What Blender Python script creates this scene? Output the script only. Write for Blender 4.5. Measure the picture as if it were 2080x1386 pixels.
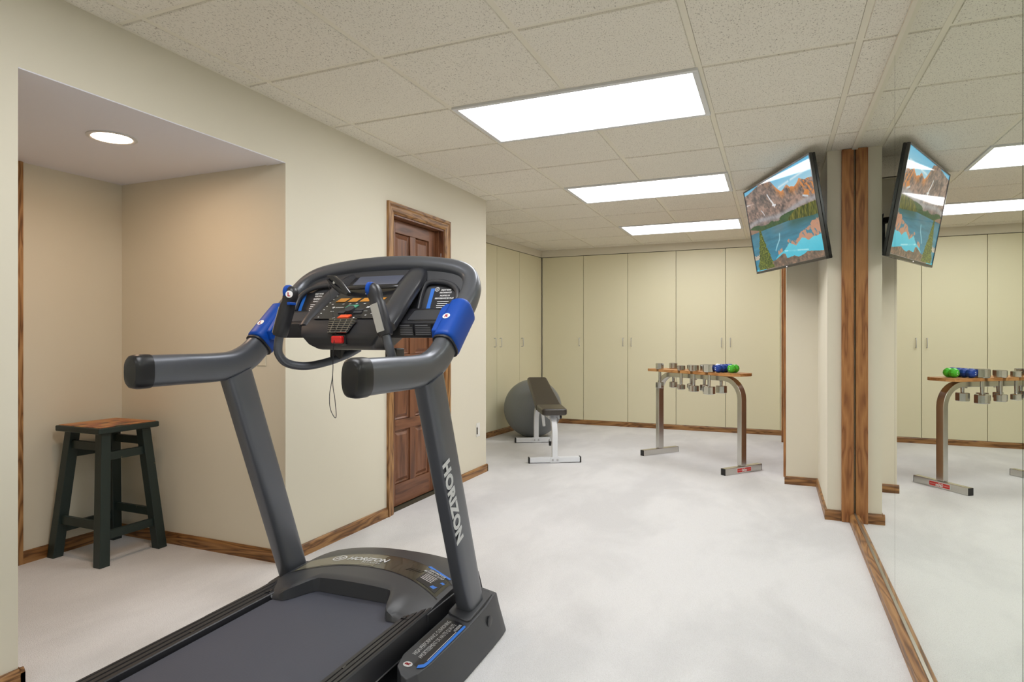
import bpy, bmesh, math, random
import numpy as np
from mathutils import Vector, Matrix

for o in list(bpy.data.objects): bpy.data.objects.remove(o)
S = bpy.context.scene
COL = S.collection
R = math.radians
random.seed(7)

# ------------------------------------------------------------------ camera, world, light, exposure
FL = -1.14           # carpet level (camera height is zero)
HC = 1.1643          # underside of the ceiling grid
cam_d = bpy.data.cameras.new('camera')
cam_d.sensor_width = 36.0
cam_d.lens = 1260.9 / 2080 * 36
cam_d.shift_y = -7.3 / 2080
cam_d.clip_start = 0.05
cam = bpy.data.objects.new('camera', cam_d)
COL.objects.link(cam)
cam.location = (0, 0, 0)
cam.rotation_euler = (R(90), 0, R(22.98))
S.camera = cam
w = bpy.data.worlds.new('world'); S.world = w; w.use_nodes = True
w.node_tree.nodes['Background'].inputs[0].default_value = (1.0, 0.95, 0.88, 1)
w.node_tree.nodes['Background'].inputs[1].default_value = 0.3
S.view_settings.view_transform = 'Standard'
S.view_settings.look = 'None'
S.view_settings.exposure = 0.0
S.view_settings.gamma = 1.0
S.view_settings.use_curve_mapping = False
PANEL_W = 10.8          # emission of the fluorescent diffusers
CAN_W = 78.0           # emission of the recessed lamp in the alcove

# ------------------------------------------------------------------ material helpers
def srgb(r, g, b):
    f = lambda c: c / 12.92 if c <= .04045 else ((c + .055) / 1.055) ** 2.4
    return (f(r / 255), f(g / 255), f(b / 255), 1)

def newmat(name):
    m = bpy.data.materials.new(name); m.use_nodes = True
    nt = m.node_tree
    return m, nt, nt.nodes['Principled BSDF']

def pmat(name, col, rough=.5, metal=0., spec=.5, coat=0., bump=0., bscale=300., var=0., vscale=6.):
    m, nt, b = newmat(name)
    b.inputs['Base Color'].default_value = col
    b.inputs['Roughness'].default_value = rough
    b.inputs['Metallic'].default_value = metal
    b.inputs['Specular IOR Level'].default_value = spec
    b.inputs['Coat Weight'].default_value = coat
    tc = nt.nodes.new('ShaderNodeTexCoord')
    if bump:
        n = nt.nodes.new('ShaderNodeTexNoise'); n.inputs['Scale'].default_value = bscale
        n.inputs['Detail'].default_value = 3
        nt.links.new(tc.outputs['Object'], n.inputs['Vector'])
        bp = nt.nodes.new('ShaderNodeBump'); bp.inputs['Strength'].default_value = bump
        bp.inputs['Distance'].default_value = .002
        nt.links.new(n.outputs['Fac'], bp.inputs['Height'])
        nt.links.new(bp.outputs['Normal'], b.inputs['Normal'])
    if var:
        n = nt.nodes.new('ShaderNodeTexNoise'); n.inputs['Scale'].default_value = vscale
        n.inputs['Detail'].default_value = 4
        nt.links.new(tc.outputs['Object'], n.inputs['Vector'])
        mx = nt.nodes.new('ShaderNodeMix'); mx.data_type = 'RGBA'
        mx.inputs[6].default_value = tuple(c * (1 - var) for c in col[:3]) + (1,)
        mx.inputs[7].default_value = tuple(min(1, c * (1 + var)) for c in col[:3]) + (1,)
        nt.links.new(n.outputs['Fac'], mx.inputs[0])
        nt.links.new(mx.outputs[2], b.inputs['Base Color'])
    return m

def emat(name, col, strength):
    m = bpy.data.materials.new(name); m.use_nodes = True
    nt = m.node_tree; nt.nodes.clear()
    e = nt.nodes.new('ShaderNodeEmission'); e.inputs[0].default_value = col; e.inputs[1].default_value = strength
    o = nt.nodes.new('ShaderNodeOutputMaterial'); nt.links.new(e.outputs[0], o.inputs[0])
    return m

def wood(name, dark, mid, light, axis='Z', rough=.42, ring=16., cath=.5):
    """stained wood, grain running along axis (world space)"""
    m, nt, b = newmat(name)
    geo = nt.nodes.new('ShaderNodeNewGeometry')
    mp = nt.nodes.new('ShaderNodeMapping')
    sc = {'X': (.7, 6, 6), 'Y': (6, .7, 6), 'Z': (6, 6, .7)}[axis]
    mp.inputs['Scale'].default_value = sc
    nt.links.new(geo.outputs['Position'], mp.inputs['Vector'])
    n1 = nt.nodes.new('ShaderNodeTexNoise'); n1.inputs['Scale'].default_value = 2.2
    n1.inputs['Detail'].default_value = 3; n1.inputs['Distortion'].default_value = cath
    nt.links.new(mp.outputs[0], n1.inputs['Vector'])
    mul = nt.nodes.new('ShaderNodeMath'); mul.operation = 'MULTIPLY'; mul.inputs[1].default_value = ring
    nt.links.new(n1.outputs['Fac'], mul.inputs[0])
    sn = nt.nodes.new('ShaderNodeMath'); sn.operation = 'PINGPONG'; sn.inputs[1].default_value = 1
    nt.links.new(mul.outputs[0], sn.inputs[0])
    mp2 = nt.nodes.new('ShaderNodeMapping')
    mp2.inputs['Scale'].default_value = tuple(s * (3 if s < 1 else 30) for s in sc)
    nt.links.new(geo.outputs['Position'], mp2.inputs['Vector'])
    n2 = nt.nodes.new('ShaderNodeTexNoise'); n2.inputs['Scale'].default_value = 2; n2.inputs['Detail'].default_value = 2
    nt.links.new(mp2.outputs[0], n2.inputs['Vector'])
    add = nt.nodes.new('ShaderNodeMix'); add.data_type = 'FLOAT'; add.inputs[0].default_value = .38
    nt.links.new(sn.outputs[0], add.inputs[2]); nt.links.new(n2.outputs['Fac'], add.inputs[3])
    cr = nt.nodes.new('ShaderNodeValToRGB')
    e = cr.color_ramp.elements
    e[0].position = .12; e[0].color = dark
    e[1].position = .85; e[1].color = light
    k = cr.color_ramp.elements.new(.42); k.color = mid
    nt.links.new(add.outputs[0], cr.inputs[0])
    nt.links.new(cr.outputs[0], b.inputs['Base Color'])
    b.inputs['Roughness'].default_value = rough
    bp = nt.nodes.new('ShaderNodeBump'); bp.inputs['Strength'].default_value = .12
    bp.inputs['Distance'].default_value = .002
    nt.links.new(add.outputs[0], bp.inputs['Height']); nt.links.new(bp.outputs['Normal'], b.inputs['Normal'])
    return m

# ---- materials
M = {}
M['paint'] = pmat('cream_paint', srgb(227, 220, 201), .62, bump=.06, bscale=160, var=.012, vscale=3)
M['alcove_ceiling'] = pmat('alcove_ceiling_paint', srgb(240, 239, 246), .75, bump=.05, bscale=120)
M['cabinet'] = pmat('cream_laminate', srgb(230, 223, 191), .38, var=.01, vscale=2)
M['gap'] = pmat('cabinet_shadow_gap', srgb(70, 64, 48), .8)
M['grid'] = pmat('cream_grid_metal', srgb(238, 231, 212), .45)
M['fixture'] = pmat('white_fixture_metal', srgb(222, 222, 222), .35)
OAKC = (srgb(78, 48, 22), srgb(142, 98, 54), srgb(174, 130, 80))
M['oak_x'] = wood('oak_along_x', *OAKC, axis='X')
M['oak_y'] = wood('oak_along_y', *OAKC, axis='Y')
M['oak_z'] = wood('oak_upright', srgb(118, 70, 34), srgb(158, 104, 58), srgb(180, 126, 74), axis='Z', cath=.12, ring=11)
M['oak_case'] = wood('oak_casing_upright', srgb(92, 58, 28), srgb(148, 104, 60), srgb(184, 140, 90), axis='Z', cath=.3, ring=18)
WAL = (srgb(76, 44, 27), srgb(114, 71, 46), srgb(134, 88, 60))
M['door_wood'] = wood('stained_door_wood', *WAL, axis='Z', ring=6, rough=.38)
M['door_rail'] = wood('stained_door_rail', *WAL, axis='Y', ring=6, rough=.38)
M['rack_board'] = wood('varnished_board', srgb(150, 96, 50), srgb(184, 128, 74), srgb(200, 148, 92), axis='X', ring=6)
M['tm_grey'] = pmat('grey_metallic_paint', srgb(96, 99, 106), .34, metal=.45, spec=.6, coat=.1)
M['tm_black'] = pmat('black_satin_plastic', srgb(40, 40, 44), .38, bump=.03, bscale=900)
M['tm_dark'] = pmat('dark_grey_plastic', srgb(58, 59, 63), .42, bump=.03, bscale=700)
M['cap_black'] = pmat('soft_black_cap', srgb(26, 26, 29), .36)
M['tm_pillar'] = pmat('pillar_black_plastic', srgb(54, 55, 60), .30, coat=.2)
M['tm_gloss'] = pmat('gloss_black_plastic', srgb(34, 34, 37), .22, coat=.3)
M['tm_panel'] = pmat('smoked_glossy_insert', srgb(62, 62, 52), .2, coat=.4)
M['tm_blue'] = pmat('blue_plastic', srgb(2, 70, 166), .46, spec=.35)
M['tm_rub'] = pmat('black_rubber', srgb(28, 28, 32), .5)
M['sticker_dark'] = pmat('dark_sticker', srgb(36, 36, 40), .3)
M['sticker_blue'] = pmat('sticker_blue', srgb(48, 118, 214), .4)
M['white_print'] = pmat('white_print', srgb(236, 236, 236), .5)
M['grey_print'] = pmat('grey_print', srgb(208, 210, 212), .4)
M['red_print'] = pmat('red_print', srgb(170, 30, 44), .5)
M['white_disc'] = pmat('white_sticker', srgb(244, 244, 244), .45)
M['lcd'] = pmat('lcd_glass', srgb(96, 100, 116), .12)
M['amber'] = pmat('amber_window', srgb(206, 140, 52), .35)
M['green_btn'] = pmat('green_button', srgb(92, 178, 146), .35)
M['orange_btn'] = pmat('orange_button', srgb(236, 92, 52), .35)
M['red_plastic'] = pmat('red_plastic', srgb(206, 36, 34), .32)
M['steel'] = pmat('brushed_steel_plate', srgb(200, 200, 202), .3, metal=.8)
M['chrome'] = pmat('worn_chrome', srgb(206, 206, 204), .15, metal=1., var=.08, vscale=25)
M['rack_steel'] = pmat('brushed_nickel_tube', srgb(206, 204, 198), .24, metal=1., bump=.05, bscale=400)
M['black_cap'] = pmat('black_end_cap', srgb(26, 26, 26), .45)
M['white_enamel'] = pmat('white_enamel', srgb(232, 234, 238), .3)
M['vinyl'] = pmat('dark_vinyl', srgb(64, 58, 52), .30, bump=.05, bscale=250)
M['vinyl_dark'] = pmat('black_vinyl_side', srgb(24, 26, 36), .3)
M['blue_weight'] = pmat('blue_vinyl_weight', srgb(22, 62, 146), .42)
M['green_weight'] = pmat('green_vinyl_weight', srgb(74, 184, 48), .35)
M['plate'] = pmat('cream_plate', srgb(206, 196, 172), .4)
M['outlet'] = pmat('white_outlet', srgb(236, 234, 228), .35)
M['tv_black'] = pmat('tv_black', srgb(20, 20, 22), .25)
M['tv_bezel'] = pmat('tv_bezel', srgb(70, 68, 66), .28, metal=.4)
M['mirror'] = pmat('silvered_glass', (.86, .90, .83, 1), 0.0, metal=1.)
M['chan'] = pmat('aluminium_channel', srgb(180, 176, 166), .3, metal=.9)
M['lamp'] = emat('fluorescent_diffuser', (.975, .985, 1.0, 1), PANEL_W)
M['can'] = emat('lamp_glow', (1, .68, .44, 1), CAN_W)
M['led'] = emat('standby_led', (1, .9, .9, 1), 1.2)

def carpet():
    m, nt, b = newmat('cut_pile_carpet')
    geo = nt.nodes.new('ShaderNodeNewGeometry')
    mp = nt.nodes.new('ShaderNodeMapping'); mp.inputs['Scale'].default_value = (1.5, .8, 1)
    mp.inputs['Rotation'].default_value = (0, 0, R(18))
    nt.links.new(geo.outputs['Position'], mp.inputs['Vector'])
    n = nt.nodes.new('ShaderNodeTexNoise'); n.inputs['Scale'].default_value = 1.5
    n.inputs['Detail'].default_value = 4; n.inputs['Roughness'].default_value = .55; n.inputs['Distortion'].default_value = .35
    nt.links.new(mp.outputs[0], n.inputs['Vector'])
    cr = nt.nodes.new('ShaderNodeValToRGB')
    cr.color_ramp.elements[0].position = .40; cr.color_ramp.elements[0].color = srgb(219, 218, 219)
    cr.color_ramp.elements[1].position = .60; cr.color_ramp.elements[1].color = srgb(231, 230, 231)
    nt.links.new(n.outputs['Fac'], cr.inputs[0])
    n2 = nt.nodes.new('ShaderNodeTexNoise'); n2.inputs['Scale'].default_value = 280; n2.inputs['Detail'].default_value = 2
    nt.links.new(geo.outputs['Position'], n2.inputs['Vector'])
    cr2 = nt.nodes.new('ShaderNodeValToRGB')
    cr2.color_ramp.elements[0].position = .30; cr2.color_ramp.elements[0].color = (.86, .85, .84, 1)
    cr2.color_ramp.elements[1].position = .55; cr2.color_ramp.elements[1].color = (1, 1, 1, 1)
    nt.links.new(n2.outputs['Fac'], cr2.inputs[0])
    mx = nt.nodes.new('ShaderNodeMix'); mx.data_type = 'RGBA'; mx.blend_type = 'MULTIPLY'; mx.inputs[0].default_value = .75
    nt.links.new(cr.outputs[0], mx.inputs[6]); nt.links.new(cr2.outputs[0], mx.inputs[7])
    nt.links.new(mx.outputs[2], b.inputs['Base Color'])
    b.inputs['Roughness'].default_value = .95; b.inputs['Specular IOR Level'].default_value = .1
    bp = nt.nodes.new('ShaderNodeBump'); bp.inputs['Strength'].default_value = .5; bp.inputs['Distance'].default_value = .006
    nt.links.new(n2.outputs['Fac'], bp.inputs['Height']); nt.links.new(bp.outputs['Normal'], b.inputs['Normal'])
    return m
M['carpet'] = carpet()

def tilemat():
    m, nt, b = newmat('fissured_mineral_tile')
    geo = nt.nodes.new('ShaderNodeNewGeometry')
    mp = nt.nodes.new('ShaderNodeMapping'); mp.inputs['Scale'].default_value = (1, .55, 1)
    nt.links.new(geo.outputs['Position'], mp.inputs['Vector'])
    n = nt.nodes.new('ShaderNodeTexNoise'); n.inputs['Scale'].default_value = 190
    n.inputs['Detail'].default_value = 3; n.inputs['Roughness'].default_value = .7
    nt.links.new(mp.outputs[0], n.inputs['Vector'])
    cr = nt.nodes.new('ShaderNodeValToRGB')
    cr.color_ramp.elements[0].position = .31; cr.color_ramp.elements[0].color = srgb(172, 162, 146)
    cr.color_ramp.elements[1].position = .44; cr.color_ramp.elements[1].color = srgb(243, 237, 223)
    nt.links.new(n.outputs['Fac'], cr.inputs[0])
    # random large dark pinholes
    nt.links.new(cr.outputs[0], b.inputs['Base Color'])
    b.inputs['Roughness'].default_value = .92; b.inputs['Specular IOR Level'].default_value = .15
    bp = nt.nodes.new('ShaderNodeBump'); bp.inputs['Strength'].default_value = .6; bp.inputs['Distance'].default_value = .004
    nt.links.new(n.outputs['Fac'], bp.inputs['Height']); nt.links.new(bp.outputs['Normal'], b.inputs['Normal'])
    return m
M['tile'] = tilemat()

def beltmat():
    m, nt, b = newmat('ribbed_belt')
    tc = nt.nodes.new('ShaderNodeTexCoord')
    wv = nt.nodes.new('ShaderNodeTexWave'); wv.inputs['Scale'].default_value = 95; wv.bands_direction = 'X'
    nt.links.new(tc.outputs['Object'], wv.inputs['Vector'])
    n = nt.nodes.new('ShaderNodeTexNoise'); n.inputs['Scale'].default_value = 260
    nt.links.new(tc.outputs['Object'], n.inputs['Vector'])
    mx = nt.nodes.new('ShaderNodeMix'); mx.data_type = 'RGBA'
    mx.inputs[6].default_value = srgb(66, 68, 78); mx.inputs[7].default_value = srgb(80, 82, 94)
    nt.links.new(wv.outputs['Fac'], mx.inputs[0])
    nt.links.new(mx.outputs[2], b.inputs['Base Color'])
    b.inputs['Roughness'].default_value = .6
    ad = nt.nodes.new('ShaderNodeMath'); ad.operation = 'ADD'
    nt.links.new(wv.outputs['Fac'], ad.inputs[0]); nt.links.new(n.outputs['Fac'], ad.inputs[1])
    bp = nt.nodes.new('ShaderNodeBump'); bp.inputs['Strength'].default_value = .3; bp.inputs['Distance'].default_value = .001
    nt.links.new(ad.outputs[0], bp.inputs['Height']); nt.links.new(bp.outputs['Normal'], b.inputs['Normal'])
    return m
M['belt'] = beltmat()

def ballmat():
    m, nt, b = newmat('grey_ribbed_rubber')
    tc = nt.nodes.new('ShaderNodeTexCoord')
    wv = nt.nodes.new('ShaderNodeTexWave'); wv.wave_type = 'RINGS'; wv.rings_direction = 'X'
    wv.inputs['Scale'].default_value = 16; wv.inputs['Distortion'].default_value = .6
    nt.links.new(tc.outputs['Object'], wv.inputs['Vector'])
    b.inputs['Base Color'].default_value = srgb(118, 121, 122)
    b.inputs['Roughness'].default_value = .42
    bp = nt.nodes.new('ShaderNodeBump'); bp.inputs['Strength'].default_value = .16; bp.inputs['Distance'].default_value = .003
    nt.links.new(wv.outputs['Fac'], bp.inputs['Height']); nt.links.new(bp.outputs['Normal'], b.inputs['Normal'])
    return m
M['ball'] = ballmat()

def stoolmat():
    m, nt, b = newmat('chipped_green_paint')
    tc = nt.nodes.new('ShaderNodeTexCoord')
    mp = nt.nodes.new('ShaderNodeMapping'); mp.inputs['Scale'].default_value = (1, 1, .35)
    nt.links.new(tc.outputs['Object'], mp.inputs['Vector'])
    n = nt.nodes.new('ShaderNodeTexNoise'); n.inputs['Scale'].default_value = 32; n.inputs['Detail'].default_value = 5
    nt.links.new(mp.outputs[0], n.inputs['Vector'])
    cr = nt.nodes.new('ShaderNodeValToRGB')
    cr.color_ramp.elements[0].position = .715; cr.color_ramp.elements[0].color = srgb(36, 50, 48)
    cr.color_ramp.elements[1].position = .73; cr.color_ramp.elements[1].color = srgb(140, 120, 84)
    nt.links.new(n.outputs['Fac'], cr.inputs[0]); nt.links.new(cr.outputs[0], b.inputs['Base Color'])
    b.inputs['Roughness'].default_value = .4
    return m
M['stool_green'] = stoolmat()

def seatmat():
    m, nt, b = newmat('worn_stool_top')
    tc = nt.nodes.new('ShaderNodeTexCoord')
    mp = nt.nodes.new('ShaderNodeMapping'); mp.inputs['Scale'].default_value = (7, 3.0, 1)
    nt.links.new(tc.outputs['Object'], mp.inputs['Vector'])
    n = nt.nodes.new('ShaderNodeTexNoise'); n.inputs['Scale'].default_value = 2.0; n.inputs['Detail'].default_value = 4
    n.inputs['Distortion'].default_value = 1.
    nt.links.new(mp.outputs[0], n.inputs['Vector'])
    cr = nt.nodes.new('ShaderNodeValToRGB')
    cr.color_ramp.elements[0].position = .40; cr.color_ramp.elements[0].color = srgb(150, 78, 48)
    cr.color_ramp.elements[1].position = .62; cr.color_ramp.elements[1].color = srgb(206, 154, 92)
    k = cr.color_ramp.elements.new(.33); k.color = srgb(60, 60, 42)
    k = cr.color_ramp.elements.new(.5); k.color = srgb(192, 128, 74)
    nt.links.new(n.outputs['Fac'], cr.inputs[0]); nt.links.new(cr.outputs[0], b.inputs['Base Color'])
    b.inputs['Roughness'].default_value = .4
    return m
M['seat_top'] = seatmat()

# ------------------------------------------------------------------ geometry helpers
def link(name, bm, mat, parent=None, smooth=False, bevel=0, seg=2, angle=35):
    me = bpy.data.meshes.new(name)
    bmesh.ops.recalc_face_normals(bm, faces=bm.faces)
    bm.to_mesh(me); bm.free()
    mats = mat if isinstance(mat, (list, tuple)) else [mat]
    for m in mats: me.materials.append(M[m] if isinstance(m, str) else m)
    o = bpy.data.objects.new(name, me); COL.objects.link(o)
    if parent: o.parent = parent
    if smooth or bevel:
        for p in me.polygons: p.use_smooth = True
    if bevel:
        md = o.modifiers.new('bevel', 'BEVEL'); md.width = bevel; md.segments = seg
        md.limit_method = 'ANGLE'; md.angle_limit = R(angle); md.harden_normals = True
    elif smooth:
        me.set_sharp_from_angle(angle=R(angle))
    return o

def tag(o, label=None, cat=None, group=None, kind=None):
    if label: o['label'] = label
    if cat: o['category'] = cat
    if group: o['group'] = group
    if kind: o['kind'] = kind
    return o

def empty(name, loc, rz=0, label=None, cat=None, group=None, kind=None):
    o = bpy.data.objects.new(name, None); COL.objects.link(o)
    o.empty_display_size = .1
    o.location = loc; o.rotation_euler = (0, 0, rz)
    return tag(o, label, cat, group, kind)

def box(bm, x0, x1, y0, y1, z0, z1, mi=0):
    v = [bm.verts.new((x, y, z)) for z in (z0, z1) for y in (y0, y1) for x in (x0, x1)]
    for f in ((0, 2, 3, 1), (4, 5, 7, 6), (0, 1, 5, 4), (2, 6, 7, 3), (0, 4, 6, 2), (1, 3, 7, 5)):
        fc = bm.faces.new([v[i] for i in f]); fc.material_index = mi
    return v

def bx(name, mat, parent, x0, x1, y0, y1, z0, z1, bevel=0, **k):
    bm = bmesh.new(); box(bm, x0, x1, y0, y1, z0, z1)
    return link(name, bm, mat, parent, bevel=bevel, **k)

def struct(name, mat, boxes, parent=None, bevel=0):
    bm = bmesh.new()
    for b in boxes: box(bm, *b)
    o = link(name, bm, mat, parent, bevel=bevel)
    if not parent: o['kind'] = 'structure'
    return o

def prism(bm, pts, axis, a, b, wa=None, wb=None):
    """extrude polygon pts (2-D) along axis from a to b. a/b may be lists (per point)"""
    n = len(pts)
    def mk(p, t):
        return {'X': (t, p[0], p[1]), 'Y': (p[0], t, p[1]), 'Z': (p[0], p[1], t)}[axis]
    A = [bm.verts.new(mk(p, a[i] if isinstance(a, (list, tuple)) else a)) for i, p in enumerate(pts)]
    B = [bm.verts.new(mk(p, b[i] if isinstance(b, (list, tuple)) else b)) for i, p in enumerate(pts)]
    for i in range(n):
        j = (i + 1) % n
        bm.faces.new((A[i], A[j], B[j], B[i]))
    bm.faces.new(A[::-1]); bm.faces.new(B)
    return A, B

def catmull(P, k=6):
    P = [np.array(p, float) for p in P]
    out = []
    for i in range(len(P) - 1):
        p0 = P[max(i - 1, 0)]; p1 = P[i]; p2 = P[i + 1]; p3 = P[min(i + 2, len(P) - 1)]
        for j in range(k):
            t = j / k
            out.append(.5 * ((2 * p1) + (-p0 + p2) * t + (2 * p0 - 5 * p1 + 4 * p2 - p3) * t * t + (-p0 + 3 * p1 - 3 * p2 + p3) * t ** 3))
    out.append(P[-1])
    return out

def rsec(n=20, e=2.6):
    """superellipse section of unit half sizes"""
    o = []
    for i in range(n):
        a = 2 * math.pi * i / n
        c, s = math.cos(a), math.sin(a)
        o.append((math.copysign(abs(c) ** (2 / e), c), math.copysign(abs(s) ** (2 / e), s)))
    return o

def sweep(bm, path, su, sv, hints=None, n=18, e=2.0, cap=True, mi=0):
    """path: list of 3-D points; su/sv half sizes (number or list); hints: direction of the u axis"""
    P = [Vector(p[:3]) for p in path]; m = len(P)
    sec = rsec(n, e); rings = []
    U = None
    for i in range(m):
        T = (P[min(i + 1, m - 1)] - P[max(i - 1, 0)]).normalized()
        if hints is not None:
            h = Vector(hints[i]) if isinstance(hints, list) else Vector(hints)
        else:
            h = U if U is not None else (Vector((0, 0, 1)) if abs(T.z) < .9 else Vector((1, 0, 0)))
        U = (h - T * h.dot(T)).normalized(); V = T.cross(U)
        a = su[i] if isinstance(su, list) else su
        b = sv[i] if isinstance(sv, list) else sv
        rings.append([bm.verts.new(P[i] + U * (a * s[0]) + V * (b * s[1])) for s in sec])
    for i in range(m - 1):
        for j in range(n):
            k = (j + 1) % n
            f = bm.faces.new((rings[i][j], rings[i][k], rings[i + 1][k], rings[i + 1][j])); f.material_index = mi
    if cap:
        f = bm.faces.new(rings[0][::-1]); f.material_index = mi
        f = bm.faces.new(rings[-1]); f.material_index = mi
    return rings

def tube(name, mat, parent, path, r, r2=None, n=12, e=2., hints=None, k=0, angle=50):
    bm = bmesh.new()
    if k: path = catmull(path, k)
    sweep(bm, path, r, r2 if r2 is not None else r, hints, n, e)
    return link(name, bm, mat, parent, smooth=True, angle=angle)

def lathe(bm, prof, n=32, axis='Z', c=(0, 0, 0), mi=0):
    rings = []
    for r, h in prof:
        if r < 1e-6:
            p = {'Z': (0, 0, h), 'X': (h, 0, 0), 'Y': (0, h, 0)}[axis]
            rings.append([bm.verts.new(Vector(p) + Vector(c))])
        else:
            ring = []
            for i in range(n):
                a = 2 * math.pi * i / n; x, y = r * math.cos(a), r * math.sin(a)
                p = {'Z': (x, y, h), 'X': (h, x, y), 'Y': (x, h, y)}[axis]
                ring.append(bm.verts.new(Vector(p) + Vector(c)))
            rings.append(ring)
    for a, b in zip(rings[:-1], rings[1:]):
        if len(a) == 1 and len(b) == 1: continue
        for i in range(n):
            j = (i + 1) % n
            if len(a) == 1: f = bm.faces.new((a[0], b[i], b[j]))
            elif len(b) == 1: f = bm.faces.new((a[i], a[j], b[0]))
            else: f = bm.faces.new((a[i], a[j], b[j], b[i]))
            f.material_index = mi
    if len(rings[0]) > 1: bm.faces.new(rings[0][::-1])
    if len(rings[-1]) > 1: bm.faces.new(rings[-1])

def text(name, body, size, mat, parent, origin, right, up, depth=.0006, offset=0., shear=0., align='LEFT', sx=1., space=1.):
    cu = bpy.data.curves.new(name, 'FONT'); cu.body = body; cu.size = size
    cu.extrude = depth; cu.offset = offset; cu.shear = shear; cu.align_x = align
    cu.space_character = space; cu.resolution_u = 3
    t = bpy.data.objects.new(name + '_tmp', cu)
    me = bpy.data.meshes.new_from_object(t)
    bpy.data.objects.remove(t)
    me.materials.clear(); me.materials.append(M[mat])
    r = Vector(right).normalized(); u = Vector(up); u = (u - r * u.dot(r)).normalized(); n = r.cross(u)
    mt = Matrix(((r.x * sx, u.x, n.x, origin[0]), (r.y * sx, u.y, n.y, origin[1]), (r.z * sx, u.z, n.z, origin[2]), (0, 0, 0, 1)))
    me.transform(mt)
    me.name = name
    o = bpy.data.objects.new(name, me); COL.objects.link(o)
    if parent: o.parent = parent
    return o

def plate(bm, origin, right, up, w_, h_, d=.0006, shear=0., rad=0.):
    """thin plate, lower-left corner at origin"""
    r = Vector(right).normalized(); u = Vector(up); u = (u - r * u.dot(r)).normalized(); n = r.cross(u); o = Vector(origin)
    pts = [(0, 0), (w_, 0), (w_ + shear, h_), (shear, h_)]
    if rad:
        pts = []
        for cx, cy, a0 in ((w_ - rad, h_ - rad, 0), (rad, h_ - rad, 90), (rad, rad, 180), (w_ - rad, rad, 270)):
            for k in range(4):
                a = R(a0 + 30 * k); pts.append((cx + rad * math.cos(a), cy + rad * math.sin(a)))
    A = [bm.verts.new(o + r * x + u * y) for x, y in pts]
    B = [bm.verts.new(o + r * x + u * y + n * d) for x, y in pts]
    k = len(pts)
    for i in range(k):
        j = (i + 1) % k; bm.faces.new((A[i], A[j], B[j], B[i]))
    bm.faces.new(A[::-1]); bm.faces.new(B)

def plt(name, mat, parent, *a, **k):
    bm = bmesh.new(); plate(bm, *a, **k); return link(name, bm, mat, parent)

def disc(name, mat, parent, c, right, up, r, d=.0008, n=28):
    bm = bmesh.new(); rr = Vector(right).normalized(); u = Vector(up); u = (u - rr * u.dot(rr)).normalized(); nn = rr.cross(u); c = Vector(c)
    A = [bm.verts.new(c + rr * r * math.cos(2 * math.pi * i / n) + u * r * math.sin(2 * math.pi * i / n)) for i in range(n)]
    B = [bm.verts.new(v.co + nn * d) for v in A]
    for i in range(n): bm.faces.new((A[i], A[(i + 1) % n], B[(i + 1) % n], B[i]))
    bm.faces.new(A[::-1]); bm.faces.new(B)
    return link(name, bm, mat, parent)

def copy_tree(o, parent=None):
    c = o.copy(); COL.objects.link(c)
    if parent: c.parent = parent
    for ch in list(o.children): copy_tree(ch, c)
    return c

# ------------------------------------------------------------------ room shell
WL = -2.27; WR = .45; YF = -3.2; ZT = HC + .06
T_ = .6096; GX0 = -2.132; GY0 = 2.169
ALC_Y0, ALC_Y1, ALC_X, ALC_Z = 1.233, 2.432, -3.49, .882

struct('floor', 'carpet', [(-3.9, .9, YF - .1, 8.2, FL - .1, FL)])
# left wall with the alcove opening and the door opening (door opening Y 3.39..4.06)
DY0, DY1, DZ = 3.385, 4.06, .80
struct('wall_left', 'paint', [
    (WL - .12, WL, YF, ALC_Y0, FL, ZT),
    (WL - .12, WL, ALC_Y0, ALC_Y1, ALC_Z, ZT),
    (WL - .12, WL, ALC_Y1, DY0, FL, ZT),
    (WL - .12, WL, DY0, DY1, DZ, ZT),
    (WL - .12, WL, DY1, 4.785, FL, ZT)])
struct('wall_left_return', 'paint', [(-3.25, WL - .12, 4.665, 4.785, FL, ZT)])
struct('wall_alcove_back', 'paint', [(ALC_X - .1, ALC_X, .4, ALC_Y1 + .1, FL, ALC_Z)])
struct('wall_alcove_side', 'paint', [(ALC_X, WL - .12, ALC_Y1, ALC_Y1 + .1, FL, ALC_Z)])
struct('wall_alcove_near', 'paint', [(ALC_X, WL - .12, .4, .5, FL, ALC_Z)])
struct('ceiling_alcove', 'alcove_ceiling', [(ALC_X - .1, WL - .119, .4, ALC_Y1 + .1, ALC_Z, ALC_Z + .05),
                                            (WL - .12, WL - .0005, ALC_Y0 + .001, ALC_Y1 - .001, ALC_Z - .004, ALC_Z)])
struct('wall_front', 'paint', [(WL - .12, WR + .12, YF - .12, YF, FL, ZT)])
struct('wall_right', 'paint', [(WR + .006, WR + .12, YF, 4.36, FL, ZT)])
struct('wall_right_stub', 'paint', [(.30, WR + .12, 4.36, 4.46, FL, ZT)])
struct('wall_right_recess', 'paint', [(.30, .40, 4.46, 5.28, FL, ZT)])
struct('wall_right_nib', 'paint', [(.08, .40, 5.28, 5.38, FL, ZT)])
struct('wall_right_far', 'paint', [(.08, .18, 5.38, 5.60, FL, ZT), (.08, .18, 5.60, 7.36, .80, ZT), (.08, .18, 7.36, 7.86, FL, ZT)])
struct('wall_back', 'paint', [(-3.3, .2, 7.91, 8.0, FL, ZT), (-2.95, .08, 7.852, 7.91, 1.075, ZT)])
# rotated far left wall: from (-3.13,4.785) to (-2.895,7.91)
LW = empty('wall_left_far', (-2.895, 7.87, 0), math.atan2(7.87 - 4.6, -2.895 + 3.14) - R(90), kind='structure')
bm = bmesh.new(); box(bm, -.2, -.06, -3.35, .1, FL, ZT); box(bm, -.06, 0, -3.35, .05, 1.075, ZT)
link('soffit', bm, 'paint', LW)

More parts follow.
